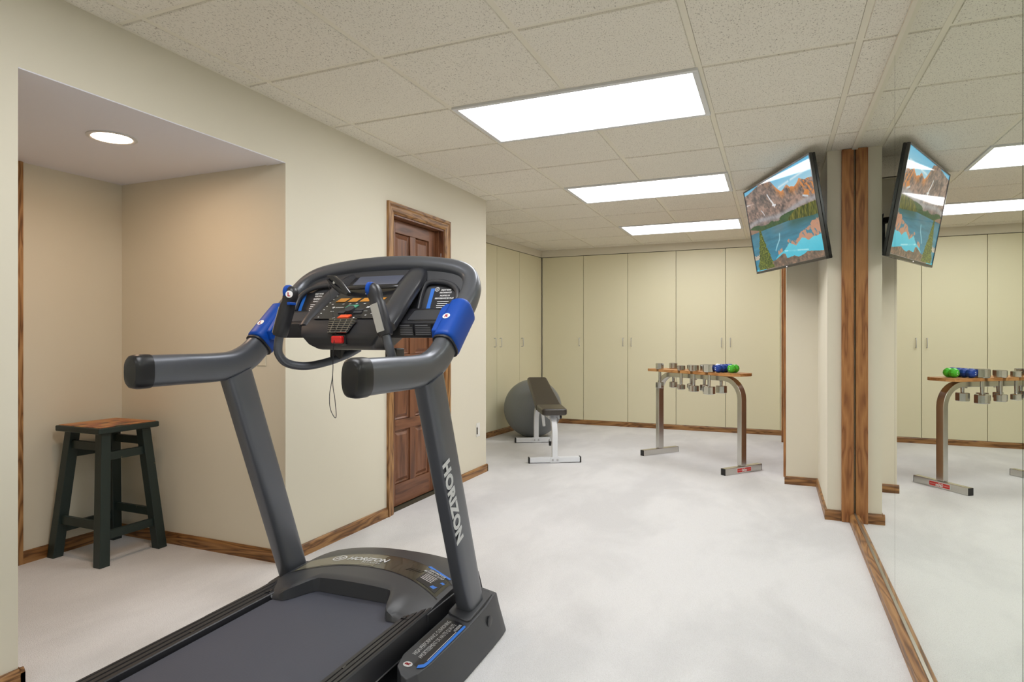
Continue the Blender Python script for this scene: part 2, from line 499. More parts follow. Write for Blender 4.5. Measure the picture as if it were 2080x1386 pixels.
# baseboards ---------------------------------------------------------
def baseboard(name, p0, p1, nrm, mat, h=.062, t=.014):
    """profiled oak skirting from p0 to p1 (2-D) standing out along nrm"""
    bm = bmesh.new()
    p0 = Vector(p0); p1 = Vector(p1); n = Vector(nrm).normalized()
    prof = [(0, 0), (t, 0), (t, h * .78), (t * .72, h * .90), (t * .4, h), (0, h)]
    A = [bm.verts.new((p0.x + n.x * a, p0.y + n.y * a, FL + z)) for a, z in prof]
    B = [bm.verts.new((p1.x + n.x * a, p1.y + n.y * a, FL + z)) for a, z in prof]
    k = len(prof)
    for i in range(k):
        j = (i + 1) % k; bm.faces.new((A[i], A[j], B[j], B[i]))
    bm.faces.new(A[::-1]); bm.faces.new(B)
    return tag(link(name, bm, mat), kind='structure')
baseboard('baseboard_left', (WL, YF), (WL, ALC_Y0 + .014), (1, 0), 'oak_y')
baseboard('baseboard_left', (WL, ALC_Y1 - .014), (WL, DY0 - .075), (1, 0), 'oak_y')
baseboard('baseboard_left', (WL, DY1 + .075), (WL, 4.785 + .014), (1, 0), 'oak_y')
baseboard('baseboard_left_return', (WL + .014, 4.785), (-3.1, 4.785), (0, 1), 'oak_x')
baseboard('baseboard_alcove_side', (ALC_X, ALC_Y1), (WL + .014, ALC_Y1), (0, -1), 'oak_x')
baseboard('baseboard_alcove_back', (ALC_X, 1.911), (ALC_X, ALC_Y1), (1, 0), 'oak_y')
baseboard('baseboard_alcove_near', (WL - .12, ALC_Y0), (WL + .014, ALC_Y0), (0, 1), 'oak_x')
baseboard('baseboard_right_stub', (.286, 4.36), (.376, 4.36), (0, -1), 'oak_x', t=.018)
baseboard('baseboard_right_recess', (.30, 4.345), (.30, 5.28), (-1, 0), 'oak_y')
baseboard('baseboard_right_nib', (.066, 5.28), (.30, 5.28), (0, -1), 'oak_x')
baseboard('baseboard_back', (-2.93, 7.862), (.08, 7.862), (0, -1), 'oak_x', t=.012)
b = baseboard('baseboard_left_far', (-3.2, 0), (0, 0), (0, -1), 'oak_y', t=.012)
b.location = (-2.895, 7.87, 0); b.rotation_euler = (0, 0, LW.rotation_euler.z + R(90))

# oak board, mirror, trims -------------------------------------------
struct('trim_1', 'oak_z', [(.378, .4445, 4.325, 4.36, FL, HC - .004)], bevel=.003)
bm = bmesh.new()
prof = [(WR, FL), (WR - .030, FL), (WR - .030, FL + .038), (WR - .022, FL + .052), (WR - .008, FL + .056), (WR, FL + .056)]
prism(bm, prof, 'Y', YF + .01, 4.325)
tag(link('trim_2', bm, 'oak_y'), kind='structure')
struct('trim_3', 'chan', [(WR - .006, WR - .0005, YF + .01, 4.324, FL + .057, FL + .064)])
struct('trim_4', 'grid', [(WR - .016, WR - .0005, YF + .01, 4.324, HC - .012, HC - .0015)])
ys = [4.324, 2.942, 1.52, .10, -1.32, YF + .01]
lab = ['tall frameless wall mirror panel beside the upright oak board', 'tall frameless mirror panel at the right edge of the picture, nearest in view']
for i in range(5):
    o = bx('mirror_panel', 'mirror', None, WR - .0005, WR + .006, ys[i + 1] + .0015, ys[i] - .0015, FL + .058, HC - .004)
    tag(o, lab[i] if i < 2 else ('wall mirror panel beside the camera, just out of the picture', 'wall mirror panel behind the camera', 'rearmost wall mirror panel in the corner behind the camera')[i - 2], 'mirror', 'mirror panels along the right wall')

# ceiling -------------------------------------------------------------
CE = empty('ceiling', (0, 0, HC), kind='structure')
bars = bmesh.new()
rows = list(range(-9, 10)); cols = range(-3, 5)
lights = {1, 4, 7, -2, -6}
tile_me = {}
def tileobj(x0, x1, y0, y1):
    w_, h_ = x1 - x0, y1 - y0
    if w_ < .02 or h_ < .02: return
    key = (round(w_, 3), round(h_, 3))
    if key not in tile_me:
        bm = bmesh.new(); g = .012; e = .003
        a, b_ = w_ / 2, h_ / 2
        lo = [bm.verts.new((sx * (a - g - e), sy * (b_ - g - e), .0)) for sx, sy in ((-1, -1), (1, -1), (1, 1), (-1, 1))]
        mi = [bm.verts.new((sx * (a - g), sy * (b_ - g), .008)) for sx, sy in ((-1, -1), (1, -1), (1, 1), (-1, 1))]
        up = [bm.verts.new((sx * (a - .003), sy * (b_ - .003), .008)) for sx, sy in ((-1, -1), (1, -1), (1, 1), (-1, 1))]
        tp = [bm.verts.new((sx * (a - .003), sy * (b_ - .003), .02)) for sx, sy in ((-1, -1), (1, -1), (1, 1), (-1, 1))]
        for p, q in ((lo, mi), (mi, up), (up, tp)):
            for i in range(4): bm.faces.new((p[i], p[(i + 1) % 4], q[(i + 1) % 4], q[i]))
        bm.faces.new(lo); bm.faces.new(tp)
        bmesh.ops.recalc_face_normals(bm, faces=bm.faces)
        me = bpy.data.meshes.new('ceiling_tile'); bm.to_mesh(me); bm.free(); me.materials.append(M['tile']); tile_me[key] = me
    o = bpy.data.objects.new('ceiling_tile', tile_me[key]); COL.objects.link(o); o.parent = CE
    o.location = ((x0 + x1) / 2, (y0 + y1) / 2, random.choice((0, 0, .0008, -.0006)))
for r_ in rows:
    y0 = max(GY0 + r_ * T_, YF); y1 = min(GY0 + (r_ + 1) * T_, 7.852)
    if y1 - y0 < .05: continue
    xmax = .45 if y1 < 4.4 else .30 if y1 < 5.3 else .08
    if r_ == 3: xmax = .45
    for c_ in cols:
        x0 = GX0 + c_ * T_; x1 = x0 + T_
        if r_ in lights and c_ in (1, 2): continue
        yy0, yy1 = y0, y1
        if y1 < 4.7: x0 = max(x0, WL)
        elif r_ == 4:
            if x1 <= WL + .2: 
                x0 = max(x0, -3.14)
                if c_ <= -1:
                    # split at the wall end
                    if c_ == -1: tileobj(WL, x1, y0, 4.785)
                    yy0 = 4.785
            x0 = max(x0, -3.14)
        else: x0 = max(x0, -3.11 + max(0, (y0 - 4.8)) * .065)
        x1 = min(x1, xmax)
        if c_ == 4 and r_ == 3:
            tileobj(x0, x1, y0, 4.35); continue
        tileobj(x0, x1, yy0, yy1)
# grid bars, each its own part
def bar(x0, x1, y0, y1, z=0):
    bm = bmesh.new(); box(bm, x0, x1, y0, y1, .0045 + z, .0079)
    link('grid_bar', bm, 'grid', CE)
BW = .012
for c_ in range(-2, 5):
    x = GX0 + c_ * T_
    if c_ < 0: bar(x - BW, x + BW, 4.785, 7.852)
    elif c_ == 2:
        ylist = []
        cur = YF
        for L in sorted(lights):
            a = GY0 + L * T_; bb = a + T_
            if a > cur: ylist.append((cur, a - BW))
            cur = bb + BW
        ylist.append((cur, 7.852))
        for a, bb in ylist: bar(x - BW, x + BW, a, bb)
    elif c_ == 4: bar(x - BW, x + BW, YF, 4.36); bar(x - BW, .30, 4.36, 5.28)
    else: bar(x - BW, x + BW, YF, 7.852)
for r_ in rows:
    y = GY0 + r_ * T_
    if y < YF: continue
    xa = WL if y < 4.785 else -3.08 + (y - 4.8) * .06
    xb = .45 if y < 4.36 else .30 if y < 5.28 else .08
    bar(xa, xb, y - BW * .8, y + BW * .8, .0009)
# wall angles at the edges
for x0, x1, y0, y1 in ((WL, WL + .02, YF, 4.785), (.08 - .02, .08, 5.28, 7.852), (.28, .30, 4.36, 5.28), (.30, WR, 4.34, 4.36), (.06, .30, 5.26, 5.28), (-2.9, .08, 7.832, 7.852)):
    bm = bmesh.new(); box(bm, x0, x1, y0, y1, .0030, .0079); link('wall_angle', bm, 'grid', CE)
bm = bmesh.new(); box(bm, -3.3, .6, YF, 8.0, .03, .05); link('slab', bm, 'gap', CE)

# fluorescent fixtures
FX = GX0 + T_; FX2 = GX0 + 3 * T_
lab = {1: 'largest glowing rectangular ceiling light, nearest the camera', 4: 'glowing rectangular ceiling light in the middle of the row of three',
       7: 'glowing rectangular ceiling light farthest away, near the back cabinets'}
for L in sorted(lights):
    y0 = GY0 + L * T_; y1 = y0 + T_
    t = empty('ceiling_light', ((FX + FX2) / 2, (y0 + y1) / 2, HC), label=lab.get(L, 'rectangular ceiling light behind the camera, out of the picture'), cat='ceiling light', group='fluorescent ceiling panels in the tile grid')
    a, b_ = (FX2 - FX) / 2 - .006, (y1 - y0) / 2 - .006
    bm = bmesh.new()
    fw = .026
    for q in ((-a, a, -b_, -b_ + fw), (-a, a, b_ - fw, b_), (-a, -a + fw, -b_ + fw, b_ - fw), (a - fw, a, -b_ + fw, b_ - fw)):
        box(bm, *q, -.007, .012)
    link('frame', bm, 'fixture', t, bevel=.002)
    bx('diffuser', 'lamp', t, -a + fw, a - fw, -b_ + fw, b_ - fw, .0, .004)
    if L < 1: t['label'] = 'rectangular ceiling light behind the camera, ' + ('just past the top edge of the picture' if L == -2 else 'at the far end of the room')

# alcove can light
t = empty('recessed_light', (-2.69, 1.83, ALC_Z), label='round warm recessed downlight in the alcove ceiling', cat='recessed light')
bm = bmesh.new(); lathe(bm, [(.098, 0), (.098, -.004), (.086, -.007), (.078, -.004), (.078, .002), (.098, .002)], 48)
link('trim_ring', bm, 'fixture', t, smooth=True)
bm = bmesh.new(); lathe(bm, [(.0781, -.0035), (.0, -.0036)], 40)
for f in list(bm.faces):
    if len(f.verts) > 4: bm.faces.remove(f)
link('lens', bm, 'can', t)

# alcove oak casing on the back wall
struct('trim_5', 'oak_case', [(ALC_X, ALC_X + .018, 1.800, 1.911, FL, ALC_Z)], bevel=.003)
# switch plate and outlet
t = empty('wall_plate', (-2.44, ALC_Y1, -.085), label='blank cream wall plate on the alcove side wall behind the treadmill', cat='wall plate')
bx('plate', 'paint', t, -.044, .044, -.005, 0, -.06, .06, bevel=.002)
t = empty('wall_outlet', (WL, 4.625, -.765), label='white wall outlet with dark cut-out low on the wall right of the door', cat='outlet')
bx('plate', 'outlet', t, 0, .005, -.033, .033, -.056, .056, bevel=.002)
for z in (-.022, .022):
    bx('socket', 'outlet', t, .004, .008, -.016, .016, z - .015, z + .015, bevel=.002)
bx('cover', 'gap', t, .004, .010, -.030, -.018, -.034, .022)

# ------------------------------------------------------------------ door
D = empty('door_1', (WL, 0, 0), kind='structure')
c = .07
def casing(parent, x0, x1, y0, y1, z1, mh='oak_y', mv='oak_case', outer=1):
    # two jamb casings and a mitred head, stepped profile facing +x
    for (a, b_) in ((y0 - c, y0), (y1, y1 + c)):
        bm = bmesh.new(); s = (b_ - a)
        e0, e1 = (a, b_) if a < y0 - .001 else (b_, a)   # outer, inner
        sg = 1 if e1 > e0 else -1
        prof = [(x0, e0), (x1, e0), (x1, e0 + sg * .018), (x1 - .005, e0 + sg * .026), (x1 - .006, e0 + sg * (s - .016)), (x1 - .011, e1), (x0, e1)]
        A = []; B = []
        for (x, y) in prof:
            t_ = abs(y - e1)
            A.append(bm.verts.new((x, y, FL))); B.append(bm.verts.new((x, y, z1 + t_)))
        k = len(prof)
        for i in range(k): bm.faces.new((A[i], A[(i + 1) % k], B[(i + 1) % k], B[i]))
        bm.faces.new(A); bm.faces.new(B)
        link('casing', bm, mv, parent)
    bm = bmesh.new()
    prof = [(x0, 0), (x1 - .011, 0), (x1 - .006, .016), (x1 - .005, c - .026), (x1, c - .018), (x1, c), (x0, c)]
    A = [bm.verts.new((x, y0 - z, z1 + z)) for x, z in prof]; B = [bm.verts.new((x, y1 + z, z1 + z)) for x, z in prof]
    k = len(prof)
    for i in range(k): bm.faces.new((A[i], A[(i + 1) % k], B[(i + 1) % k], B[i]))
    bm.faces.new(A); bm.faces.new(B)
    link('head_casing', bm, mh, parent)
casing(D, 0, .018, DY0, DY1, DZ)
bm = bmesh.new()
box(bm, -.12, -.0005, DY0, DY0 + .012, FL, DZ); box(bm, -.12, -.0005, DY1 - .012, DY1, FL, DZ); box(bm, -.12, -.0005, DY0 + .012, DY1 - .012, DZ - .012, DZ)
link('jamb', bm, 'door_wood', D)
bm = bmesh.new()
box(bm, -.058, -.035, DY1 - .03, DY1 - .012, FL, DZ - .012); box(bm, -.058, -.035, DY0 + .012, DY0 + .03, FL, DZ - .012)
link('stop', bm, 'door_wood', D)
bx('strike_plate', 'steel', D, -.026, -.016, DY1 - .0135, DY1 - .0115, .60, .625)
bx('strike_plate', 'steel', D, -.03, -.012, DY1 - .0135, DY1 - .0115, -.2, -.14)
leaf0, leaf1 = DY0 + .014, DY1 - .014
XD = -.06
bx('door_leaf', 'door_wood', D, XD - .04, XD - .022, leaf0, leaf1, FL + .012, DZ - .014)
st = [(leaf0, leaf0 + .105), (leaf0 + .105 + .185, leaf0 + .105 + .185 + .067), (leaf1 - .105, leaf1)]
# stiles, rails (proud), panels recessed with raised fields
rails = [(.70, DZ - .014), (.255, .31), (-.175, -.115), (-.625, -.555), (FL + .012, -.985)]
for a, b_ in ((leaf0, leaf0 + .105), (leaf1 - .105, leaf1)):
    bx('stile', 'door_wood', D, XD - .022, XD, a, b_, FL + .012, DZ - .014, bevel=.003)
cm0, cm1 = (leaf0 + leaf1) / 2 - .035, (leaf0 + leaf1) / 2 + .035
for a, b_ in rails:
    bx('rail', 'door_rail', D, XD - .022, XD, leaf0 + .105, leaf1 - .105, a, b_, bevel=.003)
zs = [(.31, .70), (-.115, .255), (-.555, -.175), (-.985, -.625)]
for a, b_ in zs:
    bx('mullion', 'door_wood', D, XD - .022, XD, cm0, cm1, a, b_, bevel=.003)
    for y0, y1 in ((leaf0 + .105, cm0), (cm1, leaf1 - .105)):
        bm = bmesh.new()
        lv = [(0, XD - .0215), (.004, XD - .012), (.014, XD - .018), (.036, XD - .006)]
        rings = []
        for d, x in lv:
            rings.append([bm.verts.new((x, y, z)) for y, z in ((y0 + d, a + d), (y1 - d, a + d), (y1 - d, b_ - d), (y0 + d, b_ - d))])
        for p, q in zip(rings[:-1], rings[1:]):
            for i in range(4): bm.faces.new((p[i], p[(i + 1) % 4], q[(i + 1) % 4], q[i]))
        bm.faces.new(rings[-1])
        link('panel', bm, 'door_wood', D)
bx('threshold', 'gap', D, -.12, -.012, DY0 + .012, DY1 - .012, FL, FL + .004)

# far right closet opening: casing seen edge-on
D2 = empty('door_2', (.08, 0, 0), kind='structure')
for y0, y1 in ((5.53, 5.605), (7.355, 7.43)):
    bx('casing', 'oak_z', D2, -.018, 0, y0, y1, FL, .87, bevel=.003)
bx('head_casing', 'oak_y', D2, -.018, 0, 5.605, 7.355, .80, .87, bevel=.003)
for i in range(4):
    a = 5.61 + i * .436
    bx('leaf', 'door_wood', D2, .02, .045, a, a + .432, FL + .01, .795, bevel=.003)

# ------------------------------------------------------------------ built-in cabinets
CZ0, CZ1 = FL + .062, 1.072
def handle(parent, x, z, along='X'):
    """bow pull: two posts and a grip bar; door face looks along -y of the parent"""
    return tube('handle', 'steel', parent, [(x, 0, z + .05), (x, -.022, z + .052), (x, -.028, z + .045), (x, -.028, z - .045), (x, -.022, z - .052), (x, 0, z - .05)], .0042, n=8)
def cabinet(origin, rz, x0, doors, label, grp):
    """origin/rz: wall frame whose +x runs along the bank; doors = [(x0,x1,handle_x or None)]"""
    lo, hi = doors[0][0], doors[-1][1]
    t = empty('tall_cabinet', origin, rz, label=label, cat='cabinet', group=grp)
    bx('carcass', 'gap', t, lo, hi, .021, .045, CZ0 + .002, CZ1 + .003)
    for a, b_, hx in doors:
        d = bx('door', 'cabinet', t, a + .0025, b_ - .0025, 0, .02, CZ0, CZ1 - .004, bevel=.0012)
        if hx is not None: handle(d, hx, -.06)
    return t
gb = 'cream tall cabinets along the back wall'
cabinet((0, 7.852, 0), 0, 0, [(-2.888, -2.313, -2.365)], 'single-door cream cabinet at the left corner of the back wall', gb)
cabinet((0, 7.852, 0), 0, 0, [(-2.313, -1.729, -1.787), (-1.729, -1.129, -1.681)], 'two-door cream cabinet on the back wall, between the corner cabinet and the dumbbell rack', gb)
cabinet((0, 7.852, 0), 0, 0, [(-1.129, -.547, -.594), (-.547, .054, -.494)], 'two-door cream cabinet on the back wall directly behind the dumbbell rack', gb)
struct('trim_6', 'cabinet', [(.056, .0795, 7.852, 7.90, FL + .06, 1.072)])
gl = 'cream tall cabinets along the far left wall'
rzl = LW.rotation_euler.z + R(90)
# frame whose +x runs along the wall away from the camera, doors face -y (into the room)
def lf(y):  # distance along wall for world y
    return -(7.87 - y) / math.cos(LW.rotation_euler.z)
for doors, label in (([(lf(5.45), lf(6.02), lf(5.97)), (lf(6.02), lf(6.60), lf(6.53))], 'cream cabinet on the far left wall, nearest the corner of the door wall'),
                     ([(lf(6.60), lf(7.19), lf(6.67))], 'single narrow cream cabinet door on the far left wall, behind the grey ball'),
                     ([(lf(7.19), lf(7.845), lf(7.24))], 'cream cabinet on the far left wall, next to the back corner')):
    t = cabinet((-2.895, 7.87, 0), rzl, 0, doors, label, gl)
t = cabinet((-2.895, 7.87, 0), rzl, 0, [(lf(4.83), lf(5.45), None)], 'cream cabinet on the far left wall hidden behind the door wall end', gl)

# ------------------------------------------------------------------ television on the right wall
def noise2(u, v, seed, sc, octs=4):
    rs = np.random.RandomState(seed); out = np.zeros_like(u); amp = 1.; tot = 0
    for k in range(octs):
        n = 64; g = rs.rand(n, n); x = (u * sc) % n; y = (v * sc) % n
        xi = np.floor(x).astype(int) % n; yi = np.floor(y).astype(int) % n; fx = x - np.floor(x); fy = y - np.floor(y)
        fx = fx * fx * (3 - 2 * fx); fy = fy * fy * (3 - 2 * fy)
        a = g[xi, yi] * (1 - fx) + g[(xi + 1) % n, yi] * fx; b_ = g[xi, (yi + 1) % n] * (1 - fx) + g[(xi + 1) % n, (yi + 1) % n] * fx
        out += amp * (a * (1 - fy) + b_ * fy); tot += amp; amp *= .55; sc *= 2
    return out / tot

def lake(W, H):
    """alpine lake slide: u right, v up, sRGB 0..1"""
    u, v = np.meshgrid((np.arange(W) + .5) / W, (np.arange(H) + .5) / H)
    C = np.zeros((H, W, 3))
    def put(mask, col, a=1.):
        mask = np.clip(mask, 0, 1) * a
        C[:] = C * (1 - mask[..., None]) + np.array(col) / 255. * mask[..., None]
    def lerp(a, b_, t): return (np.array(a)[None, None] * (1 - t[..., None]) + np.array(b_)[None, None] * t[..., None]) / 255.
    C[:] = lerp((176, 212, 224), (96, 176, 212), np.clip((v - .75) / .25, 0, 1))
    cl = np.exp(-((v - .865 - .08 * (u - .7)) / .012) ** 2) * (noise2(u, v, 3, 14) > .42) * (u > .55) * (u < .95)
    put(cl, (226, 236, 240), .75)
    px = np.array([0, .12, .22, .30, .38, .44, .50, .54, .585, .62, .67, .71, .76, .80, .84, .90, .95, 1.01])
    py = np.array([.955, .97, .99, 1.01, 1.0, .985, .90, .84, .80, .815, .845, .80, .785, .80, .84, .80, .80, .79])
    ridge = np.interp(u, px, py) + .014 * (noise2(u, v * 0, 5, 30) - .5)
    n1 = .62 * noise2(u, v, 8, 18, 6) + .38 * noise2(u * 1.0 + v * .5, v * .6, 31, 60, 5); n2 = noise2(u + v * .4, v * .35, 11, 40, 4)
    rock = lerp((76, 72, 72), (166, 138, 124), np.clip((n1 - .34) * 3.2, 0, 1))
    mt = (v < ridge)
    C[mt] = rock[mt]
    sun = mt * np.clip(((v - ridge + .10) / .10), 0, 1) * np.clip((n2 - .42) * 10, 0, 1) * np.clip((u - .30) * 4, 0, 1)
    put(sun, (232, 142, 70), .85)
    put(mt * (v > ridge - .17) * (u > .85) * (n2 > .44), (224, 138, 64), .8)
    def streak(pts, wd, col, a=.95):
        m = np.zeros_like(u)
        for (a0, b0), (a1, b1) in zip(pts[:-1], pts[1:]):
            d = np.array([a1 - a0, b1 - b0]); L = (d ** 2).sum()
            t_ = np.clip(((u - a0) * d[0] + (v - b0) * d[1]) / L, 0, 1)
            dist = np.hypot((u - a0 - t_ * d[0]) * 1.7, v - b0 - t_ * d[1])
            m = np.maximum(m, np.clip(1.5 - dist / (wd * (.5 + n1)), 0, 1))
        put(m, col, a)
    streak([(.375, .84), (.41, .77), (.44, .72), (.455, .68)], .012, (226, 226, 228))
    streak([(.43, .70), (.475, .69)], .010, (226, 226, 228))
    streak([(.24, .70), (.265, .67), (.285, .63)], .006, (214, 216, 220))
    streak([(.855, .655), (.91, .63)], .010, (196, 206, 214))
    # talus, mist, forest
    put(np.clip((.60 - v) / .04, 0, 1) * (v > .45), (136, 120, 116), .45)
    mist = np.exp(-((v - .575 - .02 * np.sin(u * 9)) / .030) ** 2)
    put(mist * (.5 + n1), (168, 168, 172), .75)
    fo = (v < .535 - .09 * np.abs(u - .47) ** .5 * 0 + .02 * np.sin(u * 17) * (u < .4) + .02 * (u > .5) - .025 * np.exp(-((u - .47) / .07) ** 2) + .014 * (noise2(u, v * 0, 9, 80) - .5))
    C[fo] = lerp((42, 74, 52), (72, 98, 60), np.clip(n2 * 1.6 - .4, 0, 1))[fo]
    isl = (v < .475 + .085 * np.clip((u - .62) / .14, 0, 1) ** .6 + .02 * (noise2(u, v * 0, 12, 150) - .5)) & (u > .62)
    C[isl] = lerp((52, 64, 32), (116, 114, 50), np.clip(noise2(u, v * .15, 41, 120, 2) * 2.4 - .7, 0, 1))[isl]
    tal = (u < .22) & (v < .53 - .32 * u)
    C[tal] = lerp((122, 98, 84), (160, 128, 108), n1)[tal]
    wl = .465 - .035 * np.clip((u - .62) / .3, 0, 1) - .0 * u
    lk = v < wl
    Lc = lerp((40, 126, 156), (62, 116, 134), np.clip(v / .45, 0, 1))
    C[lk] = (Lc * (.88 + .26 * noise2(u * .6, v * 3, 15, 12, 3))[..., None])[lk]
    put(lk * np.exp(-((u - .47) / .10) ** 2) * np.clip((v - .36) / .06, 0, 1), (96, 118, 124), .6)
    put(lk * np.clip((u - .58) / .10, 0, 1) * np.clip((v - .33 - .04 * n1) / .08, 0, 1), (44, 80, 66), .65)
    streak([(.465, .36), (.45, .30), (.40, .24), (.37, .195)], .011, (150, 200, 212), .85)
    # mirrored ridge and sky
    rf = np.interp(u, px, [.02, .03, .04, .05, .12, .15, .17, .20, .235, .21, .185, .215, .245, .23, .20, .22, .22, .23]) + .016 * (n1 - .5)
    sk = lk & (v < rf)
    C[sk] = (lerp((54, 180, 206), (96, 196, 214), np.clip(v / .25, 0, 1)) * (.97 + .06 * n1[..., None]))[sk]
    orr = lk * (v > rf) * (v < rf + .045 + .12 * np.clip((u - .72) * 5, 0, 1) + .05 * (n1 - .5)) * (u > .38) * np.clip((n2 - .40 + .1 * (u > .6)) * 12, 0, 1)
    put(orr * ((u > .55) | ((u > .40) & (u < .47))), (216, 142, 108), .82)
    put(sk * (.35 + 1.2 * (n1 > .46)) * np.exp(-((v - .135 + .16 * (u - .65)) / .007) ** 2) * (u > .5) * (u < .82), (206, 236, 240), .6)
    # foreground rocks
    rk = v < np.interp(u, [0, .16, .26, .34, .46, .50, .52, .62, .68, .76, .80, .92, 1.0], [0, 0, .075, .085, .135, .13, .075, .085, .06, .075, .095, .075, .06]) + .012 * (n1 - .5)
    C[rk] = lerp((70, 66, 64), (164, 128, 106), np.clip((n1 - .3) * 2.4, 0, 1))[rk]
    rk2 = (v < .20) & (v > .14) & (u < .10)
    put(rk2 * (n1 > .42), (196, 172, 150), .9)
    # conifer
    tw = .012 + .145 * np.clip((.50 - v) / .50, 0, 1) ** 1.15
    edge = tw * (.62 + .55 * noise2(u, v, 21, 60, 3))
    tr = (np.abs(u - (.165 + .02 * (.5 - v))) < edge * np.clip((.505 - v) * 30, 0, 1)) & (v > .01)
    C[tr] = lerp((40, 60, 26), (124, 134, 48), np.clip(noise2(u, v, 22, 130, 3) * 2.4 - .75, 0, 1))[tr]
    return np.clip(C, 0, 1)

TVC = Vector((.0262, 4.7017, .8072))
TW, TH_ = 1.1323, 1.1323 * .575
t = bpy.data.objects.new('television', None); COL.objects.link(t)
cz, sz = math.cos(-1.1952), math.sin(-1.1952); cx, sx = math.cos(.1728), math.sin(.1728); cr_, sr_ = math.cos(.0201), math.sin(.0201)
Rz = Matrix(((cz, -sz, 0), (sz, cz, 0), (0, 0, 1))); Rx = Matrix(((1, 0, 0), (0, cx, -sx), (0, sx, cx))); Ry = Matrix(((cr_, 0, sr_), (0, 1, 0), (-sr_, 0, cr_)))
t.matrix_world = Matrix.Translation(TVC) @ (Rz @ Rx @ Ry).to_4x4()
tag(t, 'black flat television angled high on the right wall showing a mountain lake', 'television')
a, b_ = TW / 2, TH_ / 2; bz = .011
bm = bmesh.new()
for q in ((-a, a, -b_, -b_ + bz * 1.6), (-a, a, b_ - bz, b_), (-a, -a + bz, -b_ + bz * 1.6, b_ - bz), (a - bz, a, -b_ + bz * 1.6, b_ - bz)):
    box(bm, q[0], q[1], 0, .02, q[2], q[3])
link('bezel', bm, 'tv_bezel', t, bevel=.0015)
bx('housing', 'tv_black', t, -a + .001, a - .001, .0205, .040, -b_ + .001, b_ - .001, bevel=.004)
bm = bmesh.new()
prism(bm, [(-a + .05, .040), (a - .05, .040), (a - .16, .070), (-a + .16, .070)], 'Z', -b_ + .03, b_ - .16)
link('back_cover', bm, 'tv_black', t, bevel=.006)
W_, H_ = 420, 236
img = lake(W_, H_)
xs = np.linspace(-a + bz, a - bz, W_ + 1); zs_ = np.linspace(-b_ + bz * 1.6, b_ - bz, H_ + 1)
me = bpy.data.meshes.new('screen')
vx, vz = np.meshgrid(xs, zs_)
vv = np.stack([vx.ravel(), np.full(vx.size, .004), vz.ravel()], 1)
ii, jj = np.meshgrid(np.arange(W_), np.arange(H_)); b0 = (jj * (W_ + 1) + ii).ravel()
fc = np.stack([b0, b0 + 1, b0 + W_ + 2, b0 + W_ + 1], 1)
me.from_pydata(vv.tolist(), [], fc.tolist())
at = me.color_attributes.new('picture', 'FLOAT_COLOR', 'CORNER')
lin = np.where(img <= .04045, img / 12.92, ((img + .055) / 1.055) ** 2.4).reshape(-1, 3)
cc = np.ones((lin.shape[0], 4, 4), np.float32); cc[:, :, :3] = lin[:, None, :]
at.data.foreach_set('color', cc.ravel())
m, nt, bs = newmat('lit_screen')
an = nt.nodes.new('ShaderNodeAttribute'); an.attribute_name = 'picture'
bs.inputs['Base Color'].default_value = (.01, .01, .01, 1); bs.inputs['Roughness'].default_value = .06
nt.links.new(an.outputs['Color'], bs.inputs['Emission Color']); bs.inputs['Emission Strength'].default_value = .95
me.materials.append(m)
o = bpy.data.objects.new('screen', me); COL.objects.link(o); o.parent = t
bx('status_light', 'led', t, -.006, .006, -.002, .001, -b_ + .004, -b_ + .010)
# wall mount: plate, two arm links, box
t2 = empty('wall_bracket', (.30, 4.80, .80), label='black swivel bracket and box fixed to the wall behind the television', cat='bracket')
bx('wall_plate', 'tv_black', t2, -.015, 0, -.11, .11, -.14, .10, bevel=.003)
tube('arm', 'tv_black', t2, [(-.015, .03, -.02), (-.10, -.03, -.02), (-.165, -.02, -.02)], .022, .014, e=4)
t3 = empty('media_box', (.30, 4.55, .62), label='small black box with cables on the wall behind the television', cat='media box')
bx('body', 'tv_black', t3, -.030, 0, -.10, .10, -.095, .095, bevel=.004)
tube('cable', 'tm_rub', t3, [(-.015, -.04, .09), (-.02, -.05, .14), (-.03, -.02, .155), (-.015, .03, .09)], .005, k=5, n=8)

# ------------------------------------------------------------------ treadmill (local frame: x right, y forward, z up from the carpet)
TM = empty('treadmill', (-1.44, 2.0, FL), R(1.5), label='large black and grey folding treadmill with blue grip collars', cat='treadmill')
XC = -.012
# base frame, deck, belt
bm = bmesh.new()
for s_ in (-1, 1): box(bm, XC + s_ * .30 - .022, XC + s_ * .30 + .022, -1.40, .20, .075, .125)
for y in (-1.2, -.6, .05): box(bm, XC - .28, XC + .28, y - .03, y + .03, .08, .12)
link('deck_frame', bm, 'tm_black', TM, bevel=.004)
bx('deck_board', 'tm_black', TM, XC - .27, XC + .27, -1.42, .15, .135, .158, bevel=.002)
bm = bmesh.new()
pr_ = [(-1.46, .128), (-1.475, .148), (-1.46, .168), (-1.44, .1705), (.12, .1705), (.12, .16), (-1.44, .16), (-1.44, .128)]
prism(bm, pr_, 'X', XC - .268, XC + .268)
link('running_belt', bm, 'belt', TM)
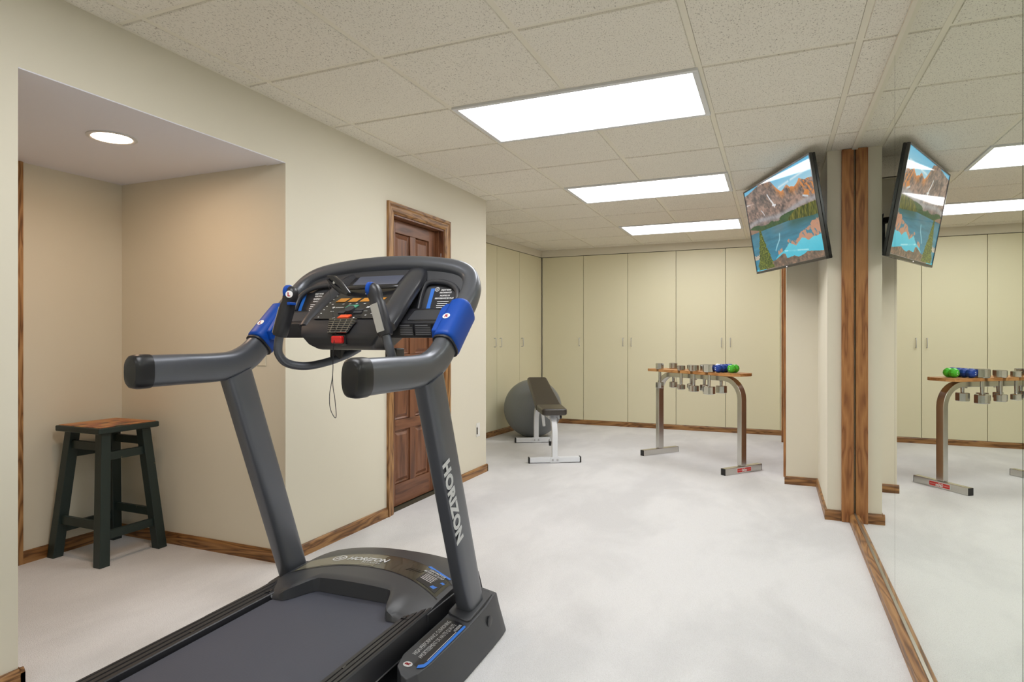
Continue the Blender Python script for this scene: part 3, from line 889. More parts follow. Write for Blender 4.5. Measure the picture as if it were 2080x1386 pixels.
# side rails with three raised ribs
def rail(sg):
    i, o_ = .276, .345
    prof = [(i, .162), (i, .186), (i + .003, .189), (i + .016, .190), (i + .0175, .186), (i + .0205, .186), (i + .022, .191), (i + .034, .192),
            (i + .0355, .188), (i + .0385, .188), (i + .040, .193), (i + .052, .194), (i + .0535, .190), (i + .0565, .190), (i + .058, .194), (o_ - .004, .194), (o_, .190), (o_ + .006, .120), (o_ - .004, .112), (o_ - .006, .162)]
    bm = bmesh.new(); prism(bm, [(XC + sg * x, z) for x, z in prof], 'Y', -1.45, -.10)
    r_ = link('side_rail', bm, 'tm_black', TM)
    return r_
for sg in (-1, 1):
    rail(sg)
    for y in (-.95, -.55, -.20):
        x = XC + sg * (.276 + .019); bx('rail_clip', 'tm_gloss', TM, x - .0035, x + .0035, y - .008, y + .008, .185, .1915)
    bx('side_strip', 'steel', TM, XC + sg * .350 - .0015, XC + sg * .350 + .0015, -1.45, -.16, .116, .121)
    # front side cover beneath the hood
    bm = bmesh.new()
    x0, x1 = (XC + .30, XC + .351) if sg > 0 else (XC - .351, XC - .30)
    prism(bm, [(-.16, .188), (-.16, .06), (.26, .05), (.27, .10), (.255, .18)], 'X', x0, x1)
    link('side_cover', bm, 'tm_black', TM, bevel=.005)
    bm = bmesh.new()
    prism(bm, [(-1.45, .105), (-.165, .105), (-.165, .04), (-.25, .02), (-1.25, .055), (-1.45, .07)], 'X', XC + sg * .325, XC + sg * .335)
    link('lower_skirt', bm, 'tm_gloss', TM)
# rear rollers end caps
for sg in (-1, 1):
    bx('rear_end_cap', 'tm_rub', TM, XC + sg * .31 - .045, XC + sg * .31 + .045, -1.50, -1.445, .03, .195, bevel=.01)
    bx('rear_foot', 'tm_rub', TM, XC + sg * .30 - .03, XC + sg * .30 + .03, -1.44, -1.36, 0, .076, bevel=.006)

# hood
def hz(x, y):
    q = (x - XC) / .345
    z = .202 + .036 * (1 - abs(q) ** 2.4)
    yy = (y - .02)
    z -= .55 * (yy - .08) ** 2 if yy > .08 else 0
    z -= .010 * max(0, -yy) / .2
    return z
def hyr(x):      # rear edge of the hood
    q = abs(x - XC)
    if q < .155: return -.098
    if q > .225: return -.218
    t_ = (q - .155) / .07; t_ = t_ * t_ * (3 - 2 * t_)
    return -.098 - .12 * t_
bm = bmesh.new()
NX, NY = 56, 22
g = []
for i in range(NX + 1):
    x = XC + .345 * math.sin((i / NX - .5) * math.pi) * (.5 + .5 * 1) if False else XC - .345 + .69 * i / NX
    q = abs(x - XC) / .345
    yf = .305 - .035 * q ** 3
    y0 = hyr(x); col_ = []
    for j in range(NY + 1):
        y = y0 + (yf - y0) * j / NY
        z = hz(x, y)
        if q > .62: z -= (.018) * min(1, max(0, (-.10 - y) / .12)) * min(1, (q - .62) / .1)
        if j == 0: z -= .006
        col_.append(bm.verts.new((x, y, z)))
    g.append(col_)
for i in range(NX):
    for j in range(NY): bm.faces.new((g[i][j], g[i + 1][j], g[i + 1][j + 1], g[i][j + 1]))
rearb = [bm.verts.new((v.co.x, v.co.y - .006, .172 if abs(v.co.x - XC) < .272 else .193)) for v in [g[i][0] for i in range(NX + 1)]]
frontb = [bm.verts.new((v.co.x, v.co.y + .055, .07)) for v in [g[i][NY] for i in range(NX + 1)]]
for i in range(NX):
    bm.faces.new((g[i][0], rearb[i], rearb[i + 1], g[i + 1][0])); bm.faces.new((g[i][NY], g[i + 1][NY], frontb[i + 1], frontb[i]))
for i, lo in ((0, .17), (NX, .17)):
    L_ = [bm.verts.new((g[i][j].co.x, g[i][j].co.y, lo + .02 * (g[i][j].co.y < -.1))) for j in range(NY + 1)]
    for j in range(NY): bm.faces.new((g[i][j], g[i][j + 1], L_[j + 1], L_[j]))
link('motor_hood', bm, 'tm_dark', TM, smooth=True, angle=48)
def hood_patch(name, mat, x0, x1, y0, y1, dz, n=24, sk=0., m_=6, inset=None):
    bm = bmesh.new(); G = []
    for i in range(n + 1):
        x = x0 + (x1 - x0) * i / n; c0 = []
        for j in range(m_ + 1):
            y = y0(x) + (y1(x) - y0(x)) * j / m_ if callable(y0) else y0 + (y1 - y0) * j / m_
            c0.append(bm.verts.new((x, y, hz(x, y) + dz)))
        G.append(c0)
    for i in range(n):
        for j in range(m_): bm.faces.new((G[i][j], G[i + 1][j], G[i + 1][j + 1], G[i][j + 1]))
    return link(name, bm, mat, TM, smooth=True)
ya = lambda x: .010 - .10 * ((x - XC) / .345) ** 2 + .02
yb = lambda x: .165 - .12 * ((x - XC) / .345) ** 2
hood_patch('hood_insert', 'tm_panel', XC - .325, XC + .325, ya, yb, .0012, 40)
hood_patch('seam_strip', 'tm_gloss', XC - .335, XC + .335, yb, lambda x: yb(x) + .004, .0014, 40, m_=1)
hood_patch('seam_strip', 'tm_gloss', XC - .335, XC + .335, lambda x: ya(x) - .004, ya, .0014, 40, m_=1)
hood_patch('badge_strip', pmat('badge_olive_reflection', srgb(112, 108, 92), .25), XC - .318, XC - .005, lambda x: ya(x) + .006, lambda x: yb(x) - .006, .0018, 30)  # dark glossy badge; the ceiling's olive reflection is put into its colour
def onhood(o):
    """drape printed lettering over the hood"""
    for v in o.data.vertices:
        v.co.z = hz(v.co.x, v.co.y) + .0024 + max(0, min(v.co.z, .0006))
    return o
onhood(text('hood_lettering', 'HORIZON', .047, 'grey_print', TM, (-.165, .068, 0), (1, .10, 0), (0, 1, 0), offset=.0012, shear=.25, sx=.80))
onhood(text('hood_lettering', 'FITNESS', .018, 'grey_print', TM, (-.085, .052, 0), (1, .12, 0), (0, 1, 0), sx=1.0, shear=.2, space=1.3))
bm = bmesh.new()
def ring(bm, cx_, cy_, r0, r1, z=0, n=32):
    A = [bm.verts.new((cx_ + r0 * math.cos(2 * math.pi * i / n), cy_ + r0 * math.sin(2 * math.pi * i / n), z)) for i in range(n)]
    B = [bm.verts.new((cx_ + r1 * math.cos(2 * math.pi * i / n), cy_ + r1 * math.sin(2 * math.pi * i / n), z)) for i in range(n)]
    for i in range(n): bm.faces.new((A[i], A[(i + 1) % n], B[(i + 1) % n], B[i]))
ring(bm, -.207, .082, .030, .024)
for k_ in (-.008, .008):   # two slanted bars joined by a wave
    v = [bm.verts.new(p + (0,)) for p in ((-.207 + k_ - .007, .065), (-.207 + k_ - .001, .065), (-.207 + k_ + .009, .099), (-.207 + k_ + .003, .099))]; bm.faces.new(v)
v = [bm.verts.new(p + (0,)) for p in ((-.226, .078), (-.188, .082), (-.186, .087), (-.224, .083))]; bm.faces.new(v)
onhood(link('hood_emblem', bm, 'grey_print', TM))
bm = bmesh.new()
for k_ in range(5):
    x = .115 + k_ * .014; v = [bm.verts.new(p + (0,)) for p in ((x, .062), (x + .006, .062), (x + .016, .086), (x + .010, .086))]; bm.faces.new(v)
onhood(link('vent_marks', bm, 'tm_gloss', TM))
hood_patch('motor_sticker', 'sticker_dark', .195, .298, lambda x: ya(x) + .010, lambda x: yb(x) - .012, .0022, 12)
def hood_quad(name, mat, pts, dz=.0026):
    bm = bmesh.new(); v = [bm.verts.new((p[0], p[1], hz(p[0], p[1]) + dz)) for p in pts]; bm.faces.new(v); return link(name, bm, mat, TM)
hood_quad('sticker_stripe', 'sticker_blue', ((.178, .128), (.298, .080), (.298, .092), (.185, .140)))
hood_quad('sticker_stripe', 'sticker_blue', ((.262, -.012), (.282, -.020), (.300, .040), (.286, .046)))
def onhood2(o, lift=.0030):
    for v in o.data.vertices: v.co.z = hz(v.co.x, v.co.y) + lift
    return o
onhood2(text('sticker_lettering', '3.0HP MOTOR', .0165, 'white_print', TM, (.196, .100, 0), (1, -.28, 0), (.3, 1, 0), shear=.15, offset=.0005, sx=.80))
onhood2(text('sticker_lettering', 'MOTEUR DE 3.0 HP', .0165, 'white_print', TM, (.182, .086, 0), (1, -.28, 0), (.3, 1, 0), shear=.15, offset=.0005, sx=.70))
bm = bmesh.new()
for k_ in range(5):
    x0, y0 = .205 - k_ * .001, .068 - k_ * .010
    v = [bm.verts.new((x, y, 0)) for x, y in ((x0, y0), (x0 + .055, y0 - .016), (x0 + .055, y0 - .013), (x0, y0 + .003))]; bm.faces.new(v)
onhood2(link('sticker_fine_print', bm, 'white_print', TM))

# feet covers
def foot(sg):
    bm = bmesh.new()
    # stations along y: y, z_top_inner, z_top_outer, inner x, outer top x, outer bottom x
    stn = [(-.445, .140, .128, .405, .425, .432), (-.42, .150, .136, .378, .448, .462), (-.36, .152, .138, .362, .460, .482), (-.2, .150, .138, .360, .462, .488), (-.10, .150, .138, .360, .462, .489),
           (.06, .158, .146, .360, .462, .489), (.13, .176, .160, .360, .460, .488), (.165, .176, .158, .362, .456, .486), (.18, .150, .135, .364, .452, .484), (.195, .05, .05, .366, .460, .483), (.20, 0, 0, .368, .460, .482)]
    rings = []
    for y, zi, zo, xi, xt, xb in stn:
        rings.append([bm.verts.new((sg * a_, y, z)) for a_, z in ((xi, 0), (xi, zi), (xt, zo), (xb, max(0, zo * .25)), (xb, 0))])
    for p, q in zip(rings[:-1], rings[1:]):
        for i in range(5): bm.faces.new((p[i], p[(i + 1) % 5], q[(i + 1) % 5], q[i]))
    bm.faces.new(rings[0]); bm.faces.new(rings[-1])
    bmesh.ops.remove_doubles(bm, verts=bm.verts, dist=.0005)
    f = link('foot_cover', bm, 'tm_dark', TM, bevel=.006, angle=28)
    # collar round the upright
    bm = bmesh.new()
    pts = []
    for cx_, cy_, a0 in ((.435, .125, 0), (.378, .125, 90), (.378, -.045, 180), (.435, -.055, 270)):
        for k_ in range(5):
            a_ = R(a0 + 22.5 * k_); pts.append((sg * (cx_ + .018 * math.cos(a_)), cy_ + .018 * math.sin(a_)))
    hb = lambda p: .150 + (.018 if p[1] > .08 else .0) - (.012 if abs(p[0]) > .42 else 0)
    A = [bm.verts.new((p[0], p[1], hb(p) - .02)) for p in pts]; B = [bm.verts.new((p[0], p[1], hb(p) + .010)) for p in pts]
    for i in range(len(pts)): bm.faces.new((A[i], A[(i + 1) % len(pts)], B[(i + 1) % len(pts)], B[i]))
    bm.faces.new(A); bm.faces.new(B)
    link('collar', bm, 'tm_dark', f, bevel=.004)
    # bracket between foot and frame
    bx('cross_brace', 'tm_black', TM, min(sg * .30, sg * .365), max(sg * .30, sg * .365), -.10, .10, .04, .12)
    return f
foot(-1); FR = foot(1)
bm = bmesh.new()
lathe(bm, [(.020, 0), (.020, .004), (.015, .005), (.0, .005)], 20, axis='X', c=(.474, .055, .095))
link('lock_button', bm, 'tm_black', FR, smooth=True)
# label on the right foot; surface rises inward
def fz(x, y): return .150 - .0117 * (x - .36) / .1 * 1.0 * 1.02
def onfoot(o, lift=.0016):
    for v in o.data.vertices: v.co.z = fz(v.co.x, v.co.y) + lift
    return o
def foot_poly(name, mat, pts, lift):
    bm = bmesh.new(); v = [bm.verts.new((p[0], p[1], 0)) for p in pts]; bm.faces.new(v); o = link(name, bm, mat, TM); return onfoot(o, lift)
foot_poly('foot_label', 'sticker_dark', [(.368, -.345), (.385, -.385), (.44, -.395), (.452, -.375), (.452, -.11), (.43, -.085), (.368, -.085)], .0010)
foot_poly('label_stripe', 'sticker_blue', [(.434, -.402), (.452, -.385), (.455, -.36), (.455, -.105), (.449, -.095), (.445, -.10), (.445, -.355), (.442, -.372), (.430, -.385)], .0016)
foot_poly('label_line', 'white_print', [(.441, -.35), (.4425, -.35), (.4425, -.15), (.441, -.15)], .0016)
onfoot(text('label_lettering', 'HIGH-PERFORMANCE CUSHIONING', .0215, 'white_print', TM, (.398, -.342, 0), (0, 1, 0), (-1, 0, 0), sx=.70), .0018)
onfoot(text('label_lettering', 'AMORTISSEMENT DE HAUTE QUALITÉ', .0215, 'white_print', TM, (.422, -.350, 0), (0, 1, 0), (-1, 0, 0), sx=.655), .0018)
onfoot(text('label_lettering', 'HORIZON', .014, 'white_print', TM, (.439, -.150, 0), (0, 1, 0), (-1, 0, 0), sx=.75, offset=.0004), .0018)
o = disc('side_marker', 'white_disc', TM, (.402, -.398, 0), (0, 1, 0), (-1, 0, 0), .0145); onfoot(o, .0022)
onfoot(text('marker_letter', 'R', .020, 'red_print', TM, (.408, -.4035, 0), (0, 1, 0), (-1, 0, 0), offset=.0010, align='LEFT'), .0032)

# uprights
for sg in (-1, 1):
    n_ = 10
    path = [(sg * .405, .043 - .318 * i / n_, .145 + .865 * i / n_) for i in range(n_ + 1)]
    bm = bmesh.new(); sweep(bm, path, .059, .0335, hints=(0, 1, .36), n=28, e=4.2)
    link('upright', bm, 'tm_grey', TM, smooth=True, angle=60)
d_ = Vector((0, .318, -.865)).normalized()            # text runs down the upright
text('upright_lettering', 'HORIZON', .066, 'grey_print', TM, Vector((.4392, -.262, .725)) + Vector((0, .02, .0)), d_, (0, .94, .345), depth=.0005, offset=.0032, sx=1.0, space=1.04)

# handlebar: one continuous tube, left handle - arch - right handle
U1 = Vector((0, 0, 1)); U2 = Vector((0, -.66, .75))
half = [((.405, -.640, 1.033), .0515, .031, 0), ((.405, -.50, 1.033), .0515, .031, 0), ((.405, -.38, 1.033), .0515, .031, 0), ((.405, -.29, 1.040), .051, .031, .12), ((.405, -.22, 1.066), .050, .031, .45),
        ((.405, -.165, 1.106), .048, .032, .85), ((.405, -.10, 1.168), .046, .032, 1), ((.405, -.03, 1.230), .045, .032, 1), ((.404, .03, 1.286), .043, .032, 1), ((.396, .073, 1.335), .040, .032, 1), ((.370, .098, 1.374), .037, .032, 1),
        ((.315, .108, 1.402), .034, .032, 1), ((.22, .112, 1.420), .032, .031, 1), ((.11, .115, 1.431), .031, .031, 1)]
full = half + [((0, .115, 1.434), .031, .031, 1)] + [((-p[0], p[1], p[2]), a_, b2, h) for p, a_, b2, h in half[::-1]]
arr = catmull([list(p) + [a_, b2, h] for p, a_, b2, h in full], 5)
bm = bmesh.new()
# on the sides u is in-plane; v follows tangent x u, so flip is harmless (symmetric section)
sweep(bm, [q[:3] for q in arr], [q[3] for q in arr], [q[4] for q in arr], hints=[U1 * (1 - q[5]) + U2 * q[5] for q in arr], n=28, e=2.7)
link('handlebar', bm, 'tm_grey', TM, smooth=True, angle=60)
for sg in (-1, 1):
    bm = bmesh.new()
    yy = [-.632, -.640, -.668, -.684, -.692]; sc_ = [1.03, 1.04, 1.04, .97, .80]
    sweep(bm, [(sg * .405, y, 1.033) for y in yy], [.0525 * s_ for s_ in sc_], [.0325 * s_ for s_ in sc_], hints=(0, 0, 1), n=28, e=2.9)
    link('end_cap', bm, 'cap_black', TM, smooth=True, angle=50)
    # blue grip collar
    gp = catmull([(sg * .405, -.155, 1.114), (sg * .405, -.115, 1.152), (sg * .405, -.06, 1.203), (sg * .405, -.02, 1.239)], 5)
    m_ = len(gp); prof = [.90, 1.0] + [1.0] * (m_ - 4) + [1.0, .93]
    bm = bmesh.new(); sweep(bm, gp, [.0575 * k_ for k_ in prof], [.041 * k_ for k_ in prof], hints=tuple(U2), n=28, e=2.9)
    gr = link('grip_collar', bm, 'tm_blue', TM, smooth=True, angle=55)
    bm = bmesh.new()
    x0, x1 = sorted((sg * .350, sg * .40))
    prism(bm, [(-.150, 1.130), (-.160, 1.165), (-.085, 1.246), (-.045, 1.262), (-.03, 1.22), (-.10, 1.13)], 'X', x0, x1)
    link('collar_flange', bm, 'tm_blue', gr, bevel=.004)
    bm = bmesh.new(); sweep(bm, [(sg * .405, -.161, 1.108), (sg * .405, -.156, 1.1135)], .0545, .0385, hints=tuple(U2), n=28, e=2.9)
    link('collar_gasket', bm, 'tm_rub', gr, smooth=True, angle=50)
    T2 = Vector((0, .75, .66)); c_ = Vector((sg * .405, -.112, 1.155)) + U2 * .0572
    if sg > 0: c_ = Vector((.395, -.095, 1.171)) + U2 * .0572
    disc('side_marker', 'white_disc', TM, c_, (1, 0, 0), T2, .0135, d=.001)
    text('marker_letter', 'R' if sg > 0 else 'L', .020, 'red_print', TM, c_ + U2 * .0012 + T2 * -.007 + Vector((-.0055, 0, 0)), (1, 0, 0), T2, depth=.0004, offset=.0010)

# console ---------------------------------------------------------------
P0 = Vector((0, -.17, 1.20)); VD = Vector((0, .82, .572)).normalized(); ND = Vector((0, -.572, .82)).normalized(); XD_ = Vector((1, 0, 0))
def F(x, v, n=0.): return P0 + XD_ * x + VD * v + ND * n
# shelf between the grips
bm = bmesh.new()
prism(bm, [(-.128, 1.193), (-.055, 1.244), (.03, 1.25), (.04, 1.17), (-.04, 1.140), (-.118, 1.138)], 'X', -.372, .372)
link('console_shelf', bm, 'tm_black', TM, bevel=.006)
# back panel under the arch
bm = bmesh.new(); G = []; n_ = 48
def archz(x):
    xs_ = [0, .11, .22, .315, .370, .396, .41]; zz = [1.434, 1.431, 1.42, 1.402, 1.374, 1.335, 1.30]
    return float(np.interp(abs(x), xs_, zz))
for i in range(n_ + 1):
    x = -.392 + .784 * i / n_; c0 = []
    top = archz(x) - .012
    for j in range(9):
        t_ = j / 8; z = 1.235 + (top - 1.235) * t_; y = .005 + .105 * (z - 1.235) / .2 - .012 * math.sin(math.pi * t_) * 0
        c0.append(bm.verts.new((x, y, z)))
    G.append(c0)
for i in range(n_):
    for j in range(8): bm.faces.new((G[i][j], G[i + 1][j], G[i + 1][j + 1], G[i][j + 1]))
geom = bmesh.ops.extrude_face_region(bm, geom=list(bm.faces))
for v in [q for q in geom['geom'] if isinstance(q, bmesh.types.BMVert)]: v.co.y += .022
link('console_back', bm, 'tm_dark', TM, smooth=True, angle=40)
# side pockets: rounded rim and recessed dark face, with stickers
PB = lambda x, z, d=0: Vector((x, .005 + .105 * (z - 1.235) / .2 - d, z))
for sg in (-1, 1):
    rim = [PB(sg * .205, 1.245, .006), PB(sg * .203, 1.31, .008), PB(sg * .215, 1.345, .010), PB(sg * .26, 1.352, .012), PB(sg * .325, 1.338, .016), PB(sg * .362, 1.305, .020), PB(sg * .366, 1.25, .020)]
    pk = tube('pocket_rim', 'tm_dark', TM, rim, .010, .010, k=5, n=10)
    x0, x1 = (.252, .345) if sg > 0 else (-.345, -.225)
    plt('pocket_sticker', 'sticker_dark', TM, PB(x0, 1.246, .003), (1, 0, 0), (0, .525, 1), x1 - x0, .088, rad=.012)
    plt('sticker_band', 'sticker_blue', TM, PB(x0 - .016, 1.246, .002), (1, 0, 0), (0, .525, 1), .016, .090)
    upv = (0, .525, 1)
    lines = (['ENJOY MORE', 'PERFORMANCE!', 'PROFITEZ DE', 'PERFORMANCE EN PLUS!'] if sg > 0 else ['ENJOY MY', 'FLAT', 'ENJOY', 'TABLET'])
    if sg < 0: lines = ['ENJOY MORE', 'FUNCTION', 'PROFITEZ DE', 'FONCTION']
    zz_ = [1.316, 1.306, 1.294, 1.284]
    for L_, z in zip(lines, zz_):
        text('sticker_lettering', L_, .0085, 'white_print', TM, PB((x0 + x1) / 2 + .004, z, .0045), (1, 0, 0), upv, depth=.0002, offset=.0003, align='CENTER', shear=.1, sx=.82)
    bm = bmesh.new()
    for k_ in range(4): plate(bm, PB((x0 + x1) / 2 - .022 + .002 * (k_ % 2), 1.272 - k_ * .0075, .0045), (1, 0, 0), upv, .048 - .006 * (k_ % 2), .0028, .0002)
    link('sticker_fine_print', bm, 'white_print', TM)
    if sg > 0:
        bm = bmesh.new(); c_ = PB(x0 + .012, 1.322, .0045); uu = Vector(upv).normalized()
        A = []; B = []
        for i in range(24):
            a_ = 2 * math.pi * i / 24; d2 = XD_ * math.cos(a_) + uu * math.sin(a_); A.append(bm.verts.new(c_ + d2 * .0095)); B.append(bm.verts.new(c_ + d2 * .0075))
        for i in range(24): bm.faces.new((A[i], A[(i + 1) % 24], B[(i + 1) % 24], B[i]))
        for k_ in (-.0025, .0025): plate(bm, c_ + XD_ * (k_ - .001) - uu * .0045, (1, 0, 0), upv, .0018, .009, .0002, shear=.001)
        link('sticker_emblem', bm, 'white_print', TM)
    # shelf inlay pad
    x0, x1 = (.232, .352) if sg > 0 else (-.352, -.232)
    sp = lambda x, s: Vector((x, -.128 + .073 * s, 1.193 + .051 * s))
    plt('tray_frame', 'tm_gloss', TM, sp(x0 - .004, .10) + Vector((0, 0, .0004)), (1, 0, 0), (0, .073, .051), x1 - x0 + .008, .072, .0008, rad=.006)
    plt('tray_pad', 'tm_dark', TM, sp(x0, .16) + Vector((0, 0, .001)), (1, 0, 0), (0, .073, .051), x1 - x0, .062, .001, rad=.005)
for x0, w_ in ((.208, .056), (.270, .066)):
    plt('warning_label', 'sticker_dark', TM, (x0, -.1275, 1.146), (1, 0, 0), (0, -.18, 1), w_, .042, .001)
    bm = bmesh.new()
    for k_ in range(6): plate(bm, (x0 + .003, -.1283 - .0011 * k_, 1.150 + .006 * k_), (1, 0, 0), (0, -.18, 1), w_ - .006 - .01 * (k_ == 5), .0018 + .002 * (k_ == 5), .0014)
    link('warning_print', bm, pmat('dim_print', srgb(120, 120, 124), .5) if 'dim_print' not in bpy.data.materials else bpy.data.materials['dim_print'], TM)

# central module: profile in (y,z) with a half width per point
prof = [((.118, 1.400), .160), ((-.150, 1.2138), .186), ((-.186, 1.180), .186), ((-.205, 1.145), .172), ((-.195, 1.112), .142), ((-.165, 1.095), .120), ((-.04, 1.092), .115), ((.06, 1.16), .14), ((.135, 1.36), .15)]
bm = bmesh.new()
prism(bm, [p for p, _ in prof], 'X', [-w_ for _, w_ in prof], [w_ for _, w_ in prof])
link('console_module', bm, 'tm_black', TM, bevel=.012, seg=3, angle=20)
# rounded pillars on both flanks
for sg in (-1, 1):
    lw = 0 if sg > 0 else -.017
    pth = [F(sg * .176, -.012, -.014 + lw), F(sg * .178, .05, -.004 + lw), F(sg * .172, .15, .004 + lw), F(sg * .164, .26, .006 + lw), F(sg * .152, .325, .000 + lw), F(sg * .140, .352, -.016)]
    bm = bmesh.new(); pc = catmull([tuple(p) for p in pth], 6); k_ = len(pc)
    sweep(bm, pc, [(.046 if sg > 0 else .034) - .008 * abs(i / k_ - .6) for i in range(k_)], [.030] * k_, hints=(1, 0, 0), n=20, e=2.2)
    link('side_pillar', bm, 'tm_pillar', TM, smooth=True, angle=60)
# top visor over the display
tube('display_visor', 'tm_dark', TM, [F(-.145, .352, -.010), F(-.08, .366, -.006), F(0, .370, -.004), F(.08, .366, -.006), F(.145, .352, -.010)], .014, .012, k=6, n=14)
plt('face_plate', 'tm_gloss', TM, F(-.148, .012, .0005), XD_, VD, .296, .33, .002, rad=.01)
plt('display_surround', 'sticker_dark', TM, F(-.13, .235, .0028), XD_, VD, .25, .105, .003, rad=.008)
plt('display', 'lcd', TM, F(-.108, .248, .006), XD_, VD, .205, .080, .001)
bm = bmesh.new(); pth = [F(-.125, .218, .014), F(-.06, .205, .020), F(.02, .205, .020), F(.11, .218, .014), F(.13, .235, .006)]
sweep(bm, catmull([tuple(p) for p in pth], 5), .007, .012, hints=tuple(ND), n=12)
link('tablet_ledge', bm, 'tm_gloss', TM, smooth=True)
sh = .010
for x0, w_ in ((-.115, .042), (-.060, .040), (-.006, .040), (.052, .040)):
    plt('readout_window', 'amber', TM, F(x0, .126, .003), XD_, VD, w_, .026, .001, shear=sh)
plt('go_button', 'green_btn', TM, F(-.045, .082, .003), XD_, VD, .046, .018, .003, shear=.008)
for q_ in ((-.055, .044, .030, .014), (.012, .044, .036, .014), (.012, .062, .036, .010)):
    plt('speed_button', 'tm_dark', TM, F(q_[0], q_[1], .003), XD_, VD, q_[2], q_[3], .003, rad=.004)
o = disc('selector_knob', 'tm_dark', TM, F(-.008, .062, .003), XD_, VD, .019, .012)
plt('stop_button', 'orange_btn', TM, F(-.034, .010, .003), XD_, VD, .046, .020, .005, shear=.006)
# dots of keypad print and program icons
bm = bmesh.new()
for sg in (-1, 1):
    for k_ in range(9):
        a_ = k_ / 8; x = sg * (.142 - .030 * abs(a_ - .35) ** 1.4 - .005); x = sg * (.128 + .010 * math.sin(a_ * 3.1)); v_ = .022 + .20 * a_
        plate(bm, F(x - .003, v_, .0028), XD_, VD, .006, .003, .0004)
for x in (-.125, -.075, -.045, -.015, .02, .06): plate(bm, F(x, .110, .0028), XD_, VD, .008, .004, .0004, shear=.003)
for x in (-.098, .050): plate(bm, F(x, .060, .0028), XD_, VD, .016, .0015, .0004)
for x, v_ in ((-.06, .014), (.028, .014), (.07, .03), (.09, .04)): plate(bm, F(x, v_, .0028), XD_, VD, .006, .004, .0004, shear=.003)
plate(bm, F(-.012, .182, .0028), XD_, VD, .014, .004, .0004)
link('keypad_print', bm, 'white_print', TM)['kind'] = 'stuff'
text('console_lettering', 'HORIZON', .010, 'white_print', TM, F(-.090, .084, .0032), XD_, VD, depth=.0002, offset=.0004, sx=.8)
disc('console_emblem', 'white_print', TM, F(-.100, .088, .003), XD_, VD, .006, .0004)
text('console_lettering', '20', .013, 'white_print', TM, F(.048, .082, .0032), XD_, VD, depth=.0002, offset=.0006, shear=.2)
text('console_lettering', 'KM', .013, 'sticker_blue', TM, F(.066, .082, .0032), XD_, VD, depth=.0002, offset=.0006, shear=.2)
# speaker/fan grille on the chin
CN = Vector((0, -.80, .60)).normalized(); CU = Vector((0, .60, .80)).normalized()
def Cc(x, v, n=0.): return Vector((0, -.176, 1.196)) + XD_ * x + CU * v + CN * n
bm = bmesh.new()
A = [bm.verts.new(Cc(x, v, .004)) for x, v in ((-.062, .008), (.062, .008), (.044, -.052), (-.040, -.056))]
B = [bm.verts.new(v.co + CN * .001) for v in A]
for i in range(4): bm.faces.new((A[i], A[(i + 1) % 4], B[(i + 1) % 4], B[i]))
bm.faces.new(A); bm.faces.new(B)
gr = link('fan_grille', bm, 'tm_rub', TM)
bm = bmesh.new()
for k_ in range(7):
    v_ = .006 - k_ * .0098; hw = .060 - .020 * k_ / 6
    plate(bm, Cc(-hw, v_, .005), XD_, CU, 2 * hw, .0022, .003)
for x in (-.036, -.010, .016, .040):
    plate(bm, Cc(x * .9, -.052, .005), XD_, CU, .0022, .058, .003, shear=x * .12)
link('grille_bars', bm, 'chan', gr)
# safety key, cord, clip
kb = bx('safety_key', 'red_plastic', TM, -.020, .026, -.222, -.198, 1.118, 1.145, bevel=.006, seg=3)
bx('key_socket', 'tm_gloss', TM, -.026, .033, -.207, -.19, 1.112, 1.152, bevel=.005)
cd = [(-.004, -.222, 1.13), (-.006, -.226, 1.08), (-.006, -.226, 1.03), (-.010, -.226, .99), (-.020, -.226, .94), (-.018, -.226, .89), (0, -.226, .858), (.008, -.226, .865), (.004, -.228, .92), (-.004, -.229, .97), (-.006, -.228, 1.01)]
tube('safety_cord', 'tm_rub', TM, cd, .0014, k=6, n=6)
tube('safety_cord', 'tm_rub', TM, [(-.002, -.215, 1.15), (-.03, -.20, 1.25), (-.075, -.16, 1.33), (-.088, -.14, 1.352)], .0009, k=5, n=6)
bm = bmesh.new()
cA, cB = Vector((-.097, -.13, 1.362)), Vector((-.008, -.13, 1.300))
sweep(bm, [cA + Vector((0, 0, .006)), cA + (cB - cA) * .25 + Vector((0, 0, .015)), cA + (cB - cA) * .6 + Vector((0, 0, .011)), cB], [.004, .010, .012, .008], .014, hints=(0, 0, 1), n=12, e=3)
sweep(bm, [cA - Vector((0, 0, .006)), cA + (cB - cA) * .25 - Vector((0, 0, .012)), cA + (cB - cA) * .6 - Vector((0, 0, .010)), cB], [.004, .010, .012, .008], .014, hints=(0, 0, 1), n=12, e=3)
cl = link('safety_clip', bm, 'tm_gloss', TM, smooth=True)
bm = bmesh.new(); lathe(bm, [(.005, -.013), (.006, 0), (.005, .013)], 12, axis='Y', c=(-.066, -.13, 1.343)); link('clip_spring', bm, 'steel', cl, smooth=True)

